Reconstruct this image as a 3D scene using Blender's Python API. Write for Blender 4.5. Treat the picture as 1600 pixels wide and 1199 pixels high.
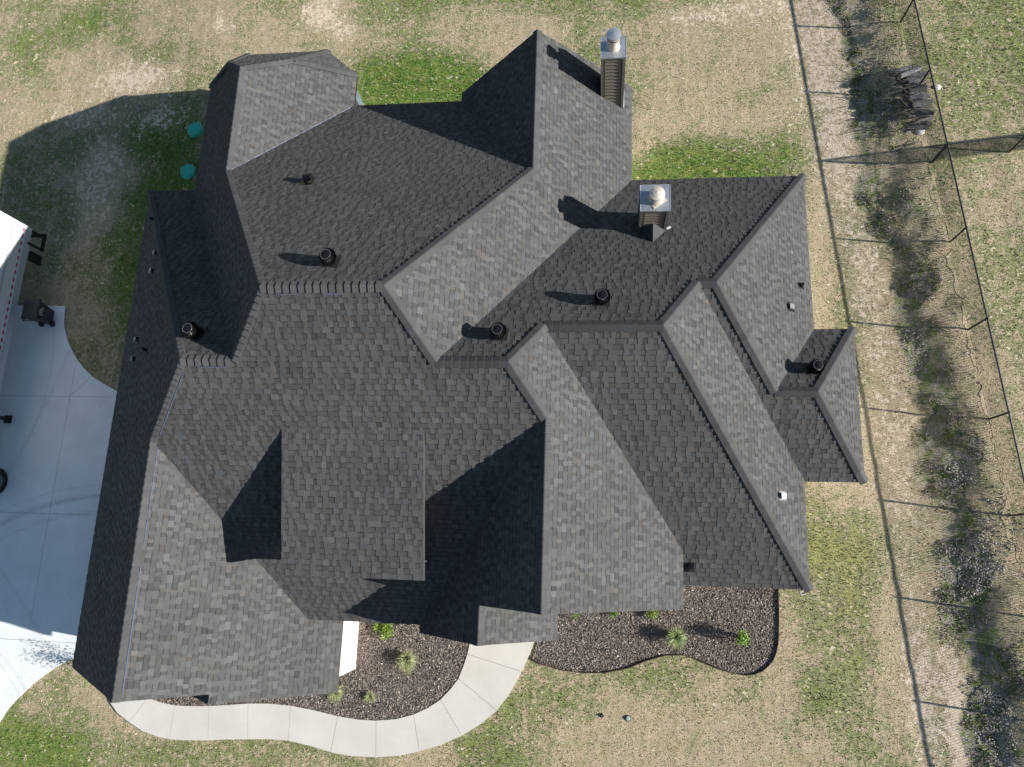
import bpy, math, random
import numpy as np
from mathutils import Vector, Matrix
from mathutils.geometry import tessellate_polygon

random.seed(7); rng = np.random.default_rng(7)
scene = bpy.context.scene
for o in list(bpy.data.objects): bpy.data.objects.remove(o)

# ------------------------------------------------------------------ camera
RC = np.array([[0.9923036918, 0.0343473176, -0.1189690927],
               [0.0068287545, -0.9744774100, -0.2243816961],
               [-0.1236396026, 0.2218423747, -0.9672120809]])   # world -> camera (x right, y down, z forward)
FOC = 1122.31
cam_d = bpy.data.cameras.new('camera'); cam = bpy.data.objects.new('camera', cam_d)
scene.collection.objects.link(cam)
mw = np.eye(4); mw[:3, 0] = RC[0]; mw[:3, 1] = -RC[1]; mw[:3, 2] = -RC[2]; mw[:3, 3] = (0, 0, 25.0)
cam.matrix_world = Matrix(mw.tolist())
cam_d.sensor_width = 36.0; cam_d.lens = FOC / 1600 * 36.0
cam_d.clip_start = 0.1; cam_d.clip_end = 2000
scene.camera = cam

# ------------------------------------------------------------------ sky, sun, exposure
SUN_EL, SUN_AZ = math.radians(23.7), math.radians(6.5)
world = bpy.data.worlds.new('World'); scene.world = world; world.use_nodes = True
nt = world.node_tree; nt.nodes.clear()
sky = nt.nodes.new('ShaderNodeTexSky'); sky.sky_type = 'NISHITA'; sky.sun_disc = False
sky.sun_elevation = SUN_EL; sky.sun_rotation = math.radians(90) + SUN_AZ
sky.air_density = 1.25; sky.dust_density = 0.3; sky.ozone_density = 2.5
bg = nt.nodes.new('ShaderNodeBackground'); bg.inputs[1].default_value = 0.060
wo = nt.nodes.new('ShaderNodeOutputWorld')
nt.links.new(sky.outputs[0], bg.inputs[0]); nt.links.new(bg.outputs[0], wo.inputs[0])
SDIR = Vector((-math.cos(SUN_AZ) * math.cos(SUN_EL), math.sin(SUN_AZ) * math.cos(SUN_EL), -math.sin(SUN_EL)))
sd = bpy.data.lights.new('sun', 'SUN'); sd.energy = 5.0; sd.angle = math.radians(0.5); sd.color = (1.0, 0.965, 0.915)
so = bpy.data.objects.new('sun', sd); scene.collection.objects.link(so)
so.rotation_euler = SDIR.to_track_quat('-Z', 'Y').to_euler(); so.location = (60, -10, 40)
vs = scene.view_settings
vs.view_transform = 'Standard'; vs.look = 'None'; vs.exposure = 0.92; vs.gamma = 1.0; vs.use_curve_mapping = False
scene.render.engine = 'CYCLES'
scene.cycles.max_bounces = 5; scene.cycles.diffuse_bounces = 3; scene.cycles.glossy_bounces = 3
scene.cycles.transparent_max_bounces = 4; scene.cycles.use_denoising = True

# ------------------------------------------------------------------ helpers
COL = scene.collection
def link(o, parent=None):
    COL.objects.link(o)
    if parent is not None: o.parent = parent
    return o
def tag(o, label=None, cat=None, group=None, kind=None):
    if label: o['label'] = label
    if cat: o['category'] = cat
    if group: o['group'] = group
    if kind: o['kind'] = kind
    return o
def thing(name, loc, label, cat, group=None):
    o = bpy.data.objects.new(name, None); o.empty_display_size = 0.2; o.location = loc
    link(o); return tag(o, label, cat, group)

class MB:
    """collects polygons with an optional colour per face"""
    def __init__(s): s.v = []; s.f = []; s.c = []
    def poly(s, pts, col=None):
        b = len(s.v); s.v += [tuple(p) for p in pts]; s.f.append(tuple(range(b, b + len(pts)))); s.c.append(col or (1, 1, 1))
    def prism(s, bot, top, col=None, cap=True, floor=False):
        b = len(s.v); n = len(bot); s.v += [tuple(p) for p in bot] + [tuple(p) for p in top]
        fs = [(b + i, b + (i + 1) % n, b + n + (i + 1) % n, b + n + i) for i in range(n)]
        if cap: fs.append(tuple(b + n + i for i in range(n)))
        if floor: fs.append(tuple(b + i for i in reversed(range(n))))
        s.f += fs; s.c += [col or (1, 1, 1)] * len(fs)
    def box(s, c, d, col=None, rz=0.0, taper=1.0):
        hx, hy, hz = d[0] / 2, d[1] / 2, d[2] / 2; cs, sn = math.cos(rz), math.sin(rz)
        def q(k, z): return [(c[0] + (x * cs - y * sn) * k, c[1] + (x * sn + y * cs) * k, c[2] + z) for x, y in ((-hx, -hy), (hx, -hy), (hx, hy), (-hx, hy))]
        s.prism(q(1, -hz), q(taper, hz), col, True, True)
    def tube(s, p, q, r, n=8, r2=None, col=None, cap=True):
        p = Vector(p); q = Vector(q); d = (q - p).normalized()
        u = d.orthogonal().normalized(); w = d.cross(u); r2 = r if r2 is None else r2
        B = [p + (u * math.cos(a) + w * math.sin(a)) * r for a in [2 * math.pi * i / n for i in range(n)]]
        T = [q + (u * math.cos(a) + w * math.sin(a)) * r2 for a in [2 * math.pi * i / n for i in range(n)]]
        s.prism(B, T, col, cap, cap)
    def lathe(s, prof, c, n=24, col=None):
        b = len(s.v)
        for r, z in prof:
            for i in range(n):
                a = 2 * math.pi * i / n; s.v.append((c[0] + r * math.cos(a), c[1] + r * math.sin(a), c[2] + z))
        for k in range(len(prof) - 1):
            for i in range(n):
                s.f.append((b + k * n + i, b + k * n + (i + 1) % n, b + (k + 1) * n + (i + 1) % n, b + (k + 1) * n + i)); s.c.append(col or (1, 1, 1))
    def build(s, name, mat, parent=None, smooth=False, origin=None):
        me = bpy.data.meshes.new(name)
        V = s.v
        if origin is not None: V = [(x - origin[0], y - origin[1], z - origin[2]) for x, y, z in V]
        me.from_pydata(V, [], s.f)
        if any(c != (1, 1, 1) for c in s.c):
            a = me.color_attributes.new('col', 'FLOAT_COLOR', 'CORNER')
            tot = [len(f) for f in s.f]
            arr = np.repeat(np.array([(c[0], c[1], c[2], 1.0) for c in s.c], dtype=np.float32), tot, axis=0)
            a.data.foreach_set('color', arr.ravel())
        if smooth: me.polygons.foreach_set('use_smooth', [True] * len(me.polygons))
        me.materials.append(mat)
        o = bpy.data.objects.new(name, me)
        return link(o, parent)

def bulk(name, V, F, mat, cols=None, parent=None):
    """V (n,3), F (m,k) arrays; cols per vertex"""
    me = bpy.data.meshes.new(name); n, (m, k) = len(V), F.shape
    me.vertices.add(n); me.vertices.foreach_set('co', V.astype(np.float32).ravel())
    me.loops.add(m * k); me.loops.foreach_set('vertex_index', F.astype(np.int32).ravel())
    me.polygons.add(m); me.polygons.foreach_set('loop_start', np.arange(0, m * k, k, dtype=np.int32))
    me.update(calc_edges=True)
    if cols is not None:
        for nm, c in cols.items():
            a = me.color_attributes.new(nm, 'FLOAT_COLOR', 'POINT')
            c4 = np.ones((n, 4), np.float32); c4[:, :c.shape[1]] = c; a.data.foreach_set('color', c4.ravel())
    me.materials.append(mat); o = bpy.data.objects.new(name, me)
    return link(o, parent)

# ------------------------------------------------------------------ materials
class NT:
    def __init__(s, name, rough=0.7, metal=0.0, spec=0.4):
        s.m = bpy.data.materials.new(name); s.m.use_nodes = True; s.t = s.m.node_tree
        s.b = s.t.nodes['Principled BSDF']; s.b.inputs['Roughness'].default_value = rough
        s.b.inputs['Metallic'].default_value = metal; s.b.inputs['Specular IOR Level'].default_value = spec
    def n(s, t, **k):
        x = s.t.nodes.new(t)
        for a, v in k.items(): setattr(x, a, v)
        return x
    def l(s, a, b): s.t.links.new(a, b)
    def geo(s):
        if not hasattr(s, '_g'): s._g = s.n('ShaderNodeNewGeometry').outputs['Position']
        return s._g
    def noise(s, scale, detail=3.0, rough=0.6, vec=None, out='Fac'):
        x = s.n('ShaderNodeTexNoise'); x.inputs['Scale'].default_value = scale; x.inputs['Detail'].default_value = detail
        x.inputs['Roughness'].default_value = rough; s.l(vec or s.geo(), x.inputs['Vector']); return x.outputs[out]
    def math(s, op, a, b=None, c=None, clamp=False):
        x = s.n('ShaderNodeMath', operation=op); x.use_clamp = clamp
        for i, v in enumerate((a, b, c)):
            if v is None: continue
            if isinstance(v, (int, float)): x.inputs[i].default_value = v
            else: s.l(v, x.inputs[i])
        return x.outputs[0]
    def mix(s, f, a, b, mode='MIX'):
        x = s.n('ShaderNodeMix', data_type='RGBA'); x.blend_type = mode
        for i, v in ((0, f), (6, a), (7, b)):
            if isinstance(v, (int, float)): x.inputs[i].default_value = v
            elif isinstance(v, tuple): x.inputs[i].default_value = (*v[:3], 1)
            else: s.l(v, x.inputs[i])
        return x.outputs[2]
    def ramp(s, f, lo, hi):
        return s.math('MULTIPLY_ADD', f, 1.0 / (hi - lo), -lo / (hi - lo), clamp=True)
    def bump(s, h, strength=0.3, dist=0.02):
        x = s.n('ShaderNodeBump'); x.inputs['Strength'].default_value = strength; x.inputs['Distance'].default_value = dist
        s.l(h, x.inputs['Height']); s.l(x.outputs[0], s.b.inputs['Normal'])
    def base(s, c):
        if isinstance(c, tuple): s.b.inputs['Base Color'].default_value = (*c, 1)
        else: s.l(c, s.b.inputs['Base Color'])
    def attr(s, name):
        x = s.n('ShaderNodeAttribute'); x.attribute_name = name; return x
def simple(name, col, rough=0.6, metal=0.0, var=0.15, scale=8.0, bump=0.0):
    k = NT(name, rough, metal)
    f = k.noise(scale, 4)
    lo = tuple(c * (1 - var) for c in col); hi = tuple(min(1, c * (1 + var)) for c in col)
    k.base(k.mix(f, lo, hi))
    if bump: k.bump(f, bump, 0.01)
    return k.m
def m_shingle():
    k = NT('asphalt_shingle', 0.95, 0, 0.08)
    a = k.attr('col').outputs['Color']
    big = k.noise(0.45, 3); med = k.noise(9, 3); gr = k.noise(170, 2, 0.7)
    v = k.math('MULTIPLY_ADD', big, 0.35, 0.83); v = k.math('MULTIPLY', v, k.math('MULTIPLY_ADD', med, 0.3, 0.85))
    v = k.math('MULTIPLY', v, k.math('MULTIPLY_ADD', gr, 0.9, 0.55))
    k.base(k.mix(1.0, a, k.mix(v, (0, 0, 0), (1, 1, 1)) if False else _grey(k, v), 'MULTIPLY'))
    k.bump(gr, 0.5, 0.004)
    return k.m
def _grey(k, v):
    c = k.n('ShaderNodeCombineColor')
    for i in range(3): k.l(v, c.inputs[i])
    return c.outputs[0]
def m_colattr(name, rough=0.8, noise_scale=40, amp=0.5, bump=0.2):
    k = NT(name, rough, 0, 0.3); a = k.attr('col').outputs['Color']; n = k.noise(noise_scale, 3)
    k.base(k.mix(1.0, a, _grey(k, k.math('MULTIPLY_ADD', n, amp, 1 - amp / 2)), 'MULTIPLY'))
    if bump: k.bump(n, bump, 0.005)
    return k.m
def ground_colour(k, blades=False):
    at = k.attr('cover'); sp = k.n('ShaderNodeSeparateColor'); k.l(at.outputs['Color'], sp.inputs[0])
    g, d, w = sp.outputs[0], sp.outputs[1], sp.outputs[2]
    n1 = k.noise(1.1, 6, 0.7); n2 = k.noise(6.0, 5, 0.72); n3 = k.noise(34, 4, 0.75); n4 = k.noise(3.1, 4, 0.7)
    n7 = k.noise(2.7, 5, 0.72)
    nn = k.math('ADD', k.math('MULTIPLY_ADD', n1, 1.2, -0.6), k.math('ADD', k.math('MULTIPLY_ADD', n2, 2.6, -1.3), k.math('MULTIPLY_ADD', n7, 2.2, -1.1)))
    yl = at.outputs['Alpha']; n6 = k.noise(0.55, 4, 0.6)
    tan = k.mix(k.ramp(n3, 0.38, 0.60), (0.21, 0.155, 0.10), (0.64, 0.51, 0.365))
    tan = k.mix(k.ramp(n4, 0.35, 0.65), tan, k.mix(k.ramp(n3, 0.36, 0.62), (0.16, 0.14, 0.075), (0.48, 0.42, 0.26)))
    green = k.mix(k.ramp(n3, 0.3, 0.7), (0.030, 0.075, 0.010), (0.15, 0.27, 0.05))
    ygreen = k.mix(k.ramp(n3, 0.3, 0.7), (0.13, 0.14, 0.035), (0.33, 0.34, 0.10))
    green = k.mix(k.ramp(n4, 0.42, 0.72), green, ygreen)
    green = k.mix(yl, green, k.mix(k.ramp(n3, 0.32, 0.68), (0.125, 0.125, 0.045), (0.43, 0.41, 0.165)))
    gn = k.math('ADD', g, nn); olive = k.mix(k.ramp(n3, 0.36, 0.62), (0.095, 0.10, 0.04), (0.31, 0.32, 0.16))
    c = k.mix(k.ramp(gn, 0.18, 0.36), tan, olive); c = k.mix(k.ramp(gn, 0.50, 0.72), c, green)
    dirt = k.mix(k.ramp(n3, 0.3, 0.6), (0.36, 0.28, 0.20), (0.74, 0.62, 0.48))
    c = k.mix(k.ramp(k.math('ADD', d, k.math('ADD', k.math('MULTIPLY_ADD', n2, 3.4, -1.7), k.math('MULTIPLY_ADD', n7, 2.4, -1.2))), 0.38, 0.60), c, dirt)
    gap = k.noise(15, 4, 0.7); gp = k.ramp(gap, 0.56, 0.66)
    c = k.mix(k.math('MULTIPLY', gp, 0.5), c, (0.085, 0.072, 0.048))
    lit = k.ramp(k.noise(23, 3, 0.6), 0.60, 0.72); c = k.mix(k.math('MULTIPLY', lit, 0.0 if blades else 0.28), c, (0.70, 0.61, 0.48))
    mp = k.n('ShaderNodeMapping'); mp.inputs['Scale'].default_value = (1.0, 0.10, 1.0); mp.inputs['Rotation'].default_value = (0, 0, 0.12); k.l(k.geo(), mp.inputs['Vector'])
    mow = k.noise(3.2, 4, 0.65, mp.outputs[0]); c = k.mix(1.0, c, _grey(k, k.math('MULTIPLY_ADD', mow, 0.55, 0.725)), 'MULTIPLY')
    weed = k.mix(k.ramp(n3, 0.38, 0.62), (0.11, 0.092, 0.07), (0.46, 0.41, 0.33))
    wgreen = k.mix(k.ramp(n3, 0.34, 0.66), (0.055, 0.075, 0.028), (0.27, 0.31, 0.13))
    weed = k.mix(k.ramp(k.math('ADD', n4, k.math('MULTIPLY_ADD', n2, 0.6, -0.3)), 0.46, 0.58), weed, wgreen)
    c = k.mix(k.ramp(k.math('ADD', w, k.math('MULTIPLY_ADD', n2, 1.0, -0.5)), 0.3, 0.7), c, weed)
    return c, n3, n2
def m_ground():
    k = NT('lawn_soil', 0.95, 0, 0.1); c, n3, n2 = ground_colour(k); k.base(c)
    n5 = k.noise(90, 3, 0.7)
    h = k.math('ADD', k.math('MULTIPLY', n3, 1.4), k.math('ADD', k.math('MULTIPLY', n2, 2.0), k.math('MULTIPLY', n5, 0.5)))
    k.bump(h, 0.6, 0.035); return k.m
def m_blades():
    k = NT('grass_blade', 0.7, 0, 0.2); c, n3, n2 = ground_colour(k, True)
    v = k.attr('shade').outputs['Color']; c = k.mix(1.0, c, v, 'MULTIPLY'); k.base(c)
    return k.m
def m_concrete(tracks=False):
    k = NT('concrete', 0.85, 0, 0.3)
    n1 = k.noise(0.9, 5, 0.6); n2 = k.noise(14, 4); n3 = k.noise(120, 2)
    c = k.mix(k.ramp(n1, 0.3, 0.7), (0.65, 0.67, 0.66), (0.75, 0.77, 0.76)) if tracks else k.mix(k.ramp(n1, 0.3, 0.7), (0.52, 0.49, 0.435), (0.60, 0.57, 0.515))
    c = k.mix(k.math('MULTIPLY', k.ramp(n2, 0.5, 0.8), 0.25), c, (0.50, 0.47, 0.43))
    if tracks:
        sx = k.n('ShaderNodeSeparateXYZ'); k.l(k.geo(), sx.inputs[0]); X, Y = sx.outputs[0], sx.outputs[1]
        tot = None
        for cx, cy, R, wd, st in ((-17.9, -8.0, 9.35, 0.14, 0.35), (-17.9, -8.0, 8.75, 0.13, 0.22), (-17.9, -8.0, 9.75, 0.06, 0.22), (-40.0, -20.2, 26.0, 0.12, 0.22), (-44.0, 12.5, 23.9, 0.1, 0.2), (-17.2, -9.6, 11.0, 0.10, 0.30), (-30.0, 6.0, 8.6, 0.08, 0.25), (-27.5, -12.0, 9.8, 0.09, 0.28), (-27.5, -12.0, 9.55, 0.05, 0.3)):
            dx = k.math('SUBTRACT', X, cx); dy = k.math('SUBTRACT', Y, cy)
            r = k.math('SQRT', k.math('ADD', k.math('MULTIPLY', dx, dx), k.math('MULTIPLY', dy, dy)))
            e = k.math('SUBTRACT', 1.0, k.math('DIVIDE', k.math('ABSOLUTE', k.math('SUBTRACT', r, R)), wd), clamp=True)
            e = k.math('MULTIPLY', e, k.math('MULTIPLY', k.ramp(n2, 0.25, 0.7), st))
            tot = e if tot is None else k.math('ADD', tot, e)
        c = k.mix(k.math('MINIMUM', tot, 0.6), c, (0.16, 0.15, 0.15))
        spot = k.noise(2.6, 6, 0.75)
        c = k.mix(k.math('MULTIPLY', k.ramp(spot, 0.62, 0.74), 0.38), c, (0.22, 0.21, 0.20))
    k.base(k.mix(1.0, c, _grey(k, k.math('MULTIPLY_ADD', n3, 0.16, 0.92)), 'MULTIPLY')); k.bump(n3, 0.15, 0.004)
    return k.m

M_SH = m_shingle()
M_DECK = simple('roof_edge', (0.05, 0.048, 0.046), 0.8)
M_WALL = simple('white_render', (0.60, 0.56, 0.50), 0.85, var=0.06, scale=12, bump=0.2)
M_SIDING = simple('siding_paint', (0.20, 0.165, 0.125), 0.7, var=0.2, scale=18)
M_TRIM = simple('trim_paint', (0.15, 0.135, 0.115), 0.7, var=0.1)
M_GALV = simple('galvanised_steel', (0.50, 0.52, 0.54), 0.38, 0.75, 0.15, 6)
M_FLUE = simple('flue_metal', (0.62, 0.54, 0.46), 0.5, 0.45, 0.15, 9)
M_BLACK = simple('black_metal', (0.012, 0.012, 0.013), 0.28, 0.3, 0.2)
M_RUBBER = simple('black_rubber', (0.015, 0.015, 0.016), 0.75)
M_FENCE = simple('fence_black', (0.016, 0.016, 0.018), 0.5, 0.2)
M_RAILTOP = simple('fence_rail_coating', (0.05, 0.05, 0.055), 0.35, 0.3)
M_WIRE = simple('fence_wire', (0.035, 0.038, 0.035), 0.5, 0.2)
M_GREYMET = simple('painted_grey_metal', (0.15, 0.15, 0.155), 0.5, 0.2)
M_WHITE = simple('white_paint', (0.60, 0.60, 0.59), 0.4, var=0.04, scale=2)
M_RAIL = simple('aluminium_rail', (0.52, 0.55, 0.58), 0.4, 0.4)
M_RED = simple('red_reflector', (0.42, 0.015, 0.03), 0.35)
M_BIN = simple('bin_plastic', (0.032, 0.032, 0.036), 0.5, var=0.15)
M_BINLID = simple('bin_lid_plastic', (0.042, 0.042, 0.038), 0.55, var=0.15)
M_TEAL = simple('green_plastic', (0.04, 0.40, 0.30), 0.55, var=0.1)
M_CHALK = simple('blue_chalk', (0.075, 0.09, 0.15), 0.9)
M_CHALKP = simple('pale_chalk', (0.17, 0.185, 0.25), 0.9)
M_EDGE = simple('rusty_steel', (0.085, 0.05, 0.035), 0.8)
M_SOIL = simple('mulch_soil', (0.07, 0.052, 0.042), 0.95, var=0.5, scale=25, bump=0.8)
M_CHIP = m_colattr('wood_chip', 0.9, 60, 0.5)
M_LEAF = m_colattr('leaf', 0.6, 30, 0.4, 0)
M_STONE = m_colattr('stone', 0.9, 20, 0.5, 0.5)
M_BARK = m_colattr('bark', 0.9, 9, 0.8, 0.5)
M_CONC = m_concrete(False); M_DRIVE = m_concrete(True)
M_PAD = simple('shade_toned_concrete', (0.19, 0.25, 0.27), 0.8, var=0.05)  # bluish grey carries the shade over the slab in its base colour
M_JOINT = simple('joint_dirt', (0.42, 0.40, 0.36), 0.95)
M_GROUND = m_ground(); M_BLADE = m_blades()

# ------------------------------------------------------------------ roof geometry
P = {'A1': (-8.325, 6.013, 9.199), 'A2': (-5.201, 6.013, 9.199), 'C0': (-4.086, 4.426, 8.089), 'C1': (-2.271, 4.426, 8.089),
     'G0': (-1.381, 3.195, 7.228), 'Me': (-8.652, -2.308, 3.38), 'Vg': (-12.246, 2.541, 6.771), 'B0': (-10.857, 4.44, 8.099),
     'B1': (-9.413, 4.44, 8.099), 'P0': (-2.024, 10.759, 6.037), 'WV': (-4.919, 15.136, 3.12), 'T3': (-8.83, 15.136, 3.12),
     'T4': (-11.697, 11.131, 5.789), 'T0': (-11.697, 14.884, 5.789), 'D0': (-1.469, 5.591, 7.313), 'D1': (1.537, 5.591, 7.313),
     'F0': (2.566, 7.115, 6.298), 'F1': (3.04, 7.115, 6.298), 'N1': (6.4, 11.94, 3.082), 'N0': (0.944, 11.94, 3.082),
     'Q0': (-2.024, 15.461, 6.037), 'Q1': (0.96, 15.461, 3.066), 'Q2': (-4.919, 15.461, 3.12), 'GA': (-16.37, 12.151, 2.856),
     'GS': (-16.58, -4.19, 2.627), 'GR': (-12.246, -4.19, 6.771), 'G3': (-7.854, -4.46, 2.627), 'P1': (-1.381, -1.533, 7.228),
     'E1a': (2.319, -1.533, 3.648), 'E1v': (2.319, 0.059, 3.648), 'DSe': (5.889, -0.893, 3.017), 'DSw': (2.15, -0.893, 3.017),
     'E2v': (5.914, 2.173, 2.993), 'H0': (4.846, 4.511, 4.556), 'H1': (5.988, 4.511, 4.556), 'ESe': (7.598, 2.184, 3.0),
     'E3e': (6.43, 6.805, 3.03), 'N3e': (7.598, 6.827, 3.0), 'Gn': (-14.595, 12.151, 2.856),
     'TQ': (-10.538, 15.911, 4.71), 'TB': (-12.83, 15.93, 4.69), 'TC': (-13.28, 17.62, 2.92), 'TD': (-10.13, 17.62, 2.92),
     'TE': (-8.83, 16.41, 3.12), 'TW': (-14.53, 16.41, 2.92), 'WR': (-3.156, -1.533, 5.453), 'PP': (-3.156, -2.538, 5.453),
     'PW': (-5.229, -2.538, 3.38), 'Ms': (-5.229, -2.308, 3.38), 'PEe': (-1.199, -2.538, 3.4), 'PEb': (-1.199, -1.0, 3.4),
     'PPb': (-3.156, -1.0, 5.453), 'n1': (-10.54, -4.19, 5.161), 'n2': (-10.54, -4.46, 5.161), 'g4': (-7.854, -1.9, 2.627),
     'g5': (-8.652, -1.9, 3.38), 'DW': (-8.44, -0.93, 6.05), 'DE': (-4.555, -0.93, 6.05), 'DWt': (-8.42, 2.863, 6.997), 'DEt': (-4.565, 2.863, 6.997), 'k1': (-12.6, -4.46, 3.216), 'k2': (-12.6, -3.95, 3.216), 'k3': (-10.54, -3.95, 5.161)}
P = {k: Vector(v) for k, v in P.items()}
PLANE = dict(M=(0, -.6993, 4.9937), NN=(0, .6664, 13.2063), N=(0, .6664, 11.0387), E0=(.9955, 0, 4.0219), W0=(-1.0077, 0, 8.0763),
             WA=(-1.0116, 0, 17.6211), TE=(.9312, 0, -5.103), GN=(0, .6799, 11.118), GW=(-.9562, 0, 18.4811), GE=(.9436, 0, -4.7842),
             E1=(.9676, 0, 5.892), W1=(-1.0, 0, 8.609), DS=(0, -.6627, 3.6084), E2=(.9871, 0, 8.8301), ES=(0, -.6688, 1.5392),
             E3=(.9641, 0, 9.2285), N3=(0, .6721, 7.5881), E4=(.9671, 0, 10.3475), PE=(1.049, 0, 2.142), PG=(-.944, 0, 15.111), DM=(0, -.25, 6.2815))
def plane3(a, b, c):
    n = (b - a).cross(c - a); n /= n.z; return (n.x, n.y, n.dot(a))
PLANE['TF'] = plane3(P['T0'], P['TQ'], P['TB']); PLANE['TNE'] = plane3(P['TQ'], P['TD'], P['TE']); PLANE['TNW'] = plane3(P['TB'], P['TC'], P['TW'])
FACE = dict(M='A1 A2 C0 C1 G0 Ms Me Vg B0 B1', NN='A1 A2 P0 WV T3 T4', N='C0 C1 D0 D1 F0 F1 N1 N0', E0='A2 C0 N0 Q1 Q0 P0', W0='Q0 P0 WV Q2',
            WA='A1 T4 T0 TB TW Gn B1', TE='T0 T4 T3 TE TQ', GN='GA Gn B1 B0', GW='GA GS GR Vg B0', GE='Vg GR n1 n2 G3 g4 g5 Me',
            E1='D0 C1 G0 P1 E1a E1v', W1='G0 P1 WR PP PW Ms', DS='D0 D1 DSe DSw E1v', E2='D1 F0 E2v DSe', ES='F0 F1 H0 H1 ESe E2v',
            E3='F1 N1 E3e H0', N3='E3e N3e H1 H0', E4='H1 N3e ESe', PE='PP PEe PEb PPb', PG='n2 k1 k2 k3', TF='T0 TQ TD TC TB', TNE='TQ TD TE', TNW='TB TC TW',
            DM='DWt DW DE DEt')
FACE = {k: v.split() for k, v in FACE.items()}

house = thing('house', (-4, 5, 0), 'large house seen from above with a many sided charcoal shingle roof of hips and gables', 'house')
house_inv = Vector((4, -5, 0))
class HB(MB):   # meshes in world coordinates, parented to the house
    def build(s, name, mat, parent=house, **k):
        k.setdefault('origin', (-4, 5, 0)); return MB.build(s, name, mat, parent, **k)
def sub(o, org=(0, 0, 0)): return o

def pixel(p):
    q = RC @ (np.array(p) - np.array([0, 0, 25.0])); return q[0] / q[2] * FOC, q[1] / q[2] * FOC
def area_px(pts):
    q = [pixel(p) for p in pts]; n = len(q)
    return abs(sum(q[i][0] * q[(i + 1) % n][1] - q[(i + 1) % n][0] * q[i][1] for i in range(n))) / 2
def clip_half(poly, a, b):
    """keep the part of a 2D polygon left of a->b"""
    out = []; n = len(poly)
    def sd(p): return (b[0] - a[0]) * (p[1] - a[1]) - (b[1] - a[1]) * (p[0] - a[0])
    for i in range(n):
        p, q = poly[i], poly[(i + 1) % n]; dp, dq = sd(p), sd(q)
        if dp >= 0: out.append(p)
        if (dp > 0 and dq < 0) or (dp < 0 and dq > 0):
            t = dp / (dp - dq); out.append((p[0] + (q[0] - p[0]) * t, p[1] + (q[1] - p[1]) * t))
    return out
def inside(poly, X, Y):
    r = np.zeros(np.shape(X), bool); n = len(poly)
    for i in range(n):
        x0, y0 = poly[i][:2]; x1, y1 = poly[(i + 1) % n][:2]
        if y0 == y1: continue
        c = ((y0 > Y) != (y1 > Y)) & (X < (x1 - x0) * (Y - y0) / (y1 - y0) + x0)
        r ^= c
    return r

EXPO = 0.152
tabs = []          # (world top polygon, world bottom polygon, colour, pixel area)
def tone():
    b = 0.078 * math.exp(random.gauss(0, 0.08))
    r = random.random()
    if r < 0.10: b *= 0.82
    elif r > 0.93: b *= 1.12
    h = random.gauss(0, 0.02); return (b * (1.01 + h), b * 1.0, b * (0.98 - h))
for fk, names in FACE.items():
    a, b, c = PLANE[fk]; n = Vector((a, b, 1)).normalized()
    pts = [P[k] for k in names]
    pts = [Vector((p.x, p.y, c - a * p.x - b * p.y)) for p in pts]
    up = Vector((-a, -b, a * a + b * b)).normalized()        # up the slope
    hz = up.cross(n).normalized()                              # along the courses
    o0 = pts[0]
    uv = [((p - o0).dot(hz), (p - o0).dot(up)) for p in pts]
    if sum(uv[i][0] * uv[(i + 1) % len(uv)][1] - uv[(i + 1) % len(uv)][0] * uv[i][1] for i in range(len(uv))) < 0: uv.reverse()
    # solid deck under the shingles
    deck = HB(); deck.prism([p - Vector((0, 0, 0.13)) for p in pts], pts, None, True, True)
    deck.build('roof_deck', M_DECK)
    tris = [[uv[i] for i in t] for t in tessellate_polygon([[Vector((u, v, 0)) for u, v in uv]])]
    for t in tris:
        if (t[1][0] - t[0][0]) * (t[2][1] - t[0][1]) - (t[1][1] - t[0][1]) * (t[2][0] - t[0][0]) < 0: t.reverse()
    s0 = min(v for u, v in uv); s1 = max(v for u, v in uv); u0 = min(u for u, v in uv); u1 = max(u for u, v in uv)
    rows = int((s1 - s0) / EXPO) + 1
    rec = []
    for r in range(rows):
        v = s0 + r * EXPO; x = u0 - random.random() * 0.2; raised = random.random() < 0.5
        while x < u1:
            w = random.choice((0.10, 0.12, 0.14, 0.17, 0.21)) + random.uniform(-0.012, 0.012)
            if not raised: w *= 0.92
            rec.append((x, v, x + w, v + EXPO, raised)); x += w
            raised = not raised if random.random() < 0.95 else raised
    R = np.array([q[:4] for q in rec])
    ins = inside(uv, R[:, 0], R[:, 1]) & inside(uv, R[:, 2], R[:, 1]) & inside(uv, R[:, 2], R[:, 3] - 1e-4) & inside(uv, R[:, 0], R[:, 3] - 1e-4) & \
        inside(uv, (R[:, 0] + R[:, 2]) / 2, (R[:, 1] + R[:, 3]) / 2)
    for q, isin in zip(rec, ins):
        x0, v0, x1, v1, raised = q
        rect = [(x0, v0), (x1, v0), (x1, v1), (x0, v1)]
        polys = [rect] if isin else []
        if not isin:
            for t in tris:
                pp = rect
                for i in range(3):
                    pp = clip_half(pp, t[i], t[(i + 1) % 3])
                    if len(pp) < 3: break
                if len(pp) >= 3: polys.append(pp)
        if not polys: continue
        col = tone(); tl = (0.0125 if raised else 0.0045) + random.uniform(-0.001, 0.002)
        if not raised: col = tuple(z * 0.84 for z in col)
        for pp in polys:
            top = []; bot = []
            for (u, v) in pp:
                w = o0 + hz * u + up * v; k = (v - v0) / EXPO
                top.append(w + n * (tl + (0.004 - tl * 0.25) * k * 1.0)); bot.append(w - n * 0.004)
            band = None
            if not raised and len(pp) == 4 and isin:      # shade below the next course, painted as a dark band on recessed tabs
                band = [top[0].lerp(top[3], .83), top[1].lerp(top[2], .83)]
            tabs.append((top, bot, col, area_px(top) if len(pp) == 4 else 0.0, band))
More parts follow.
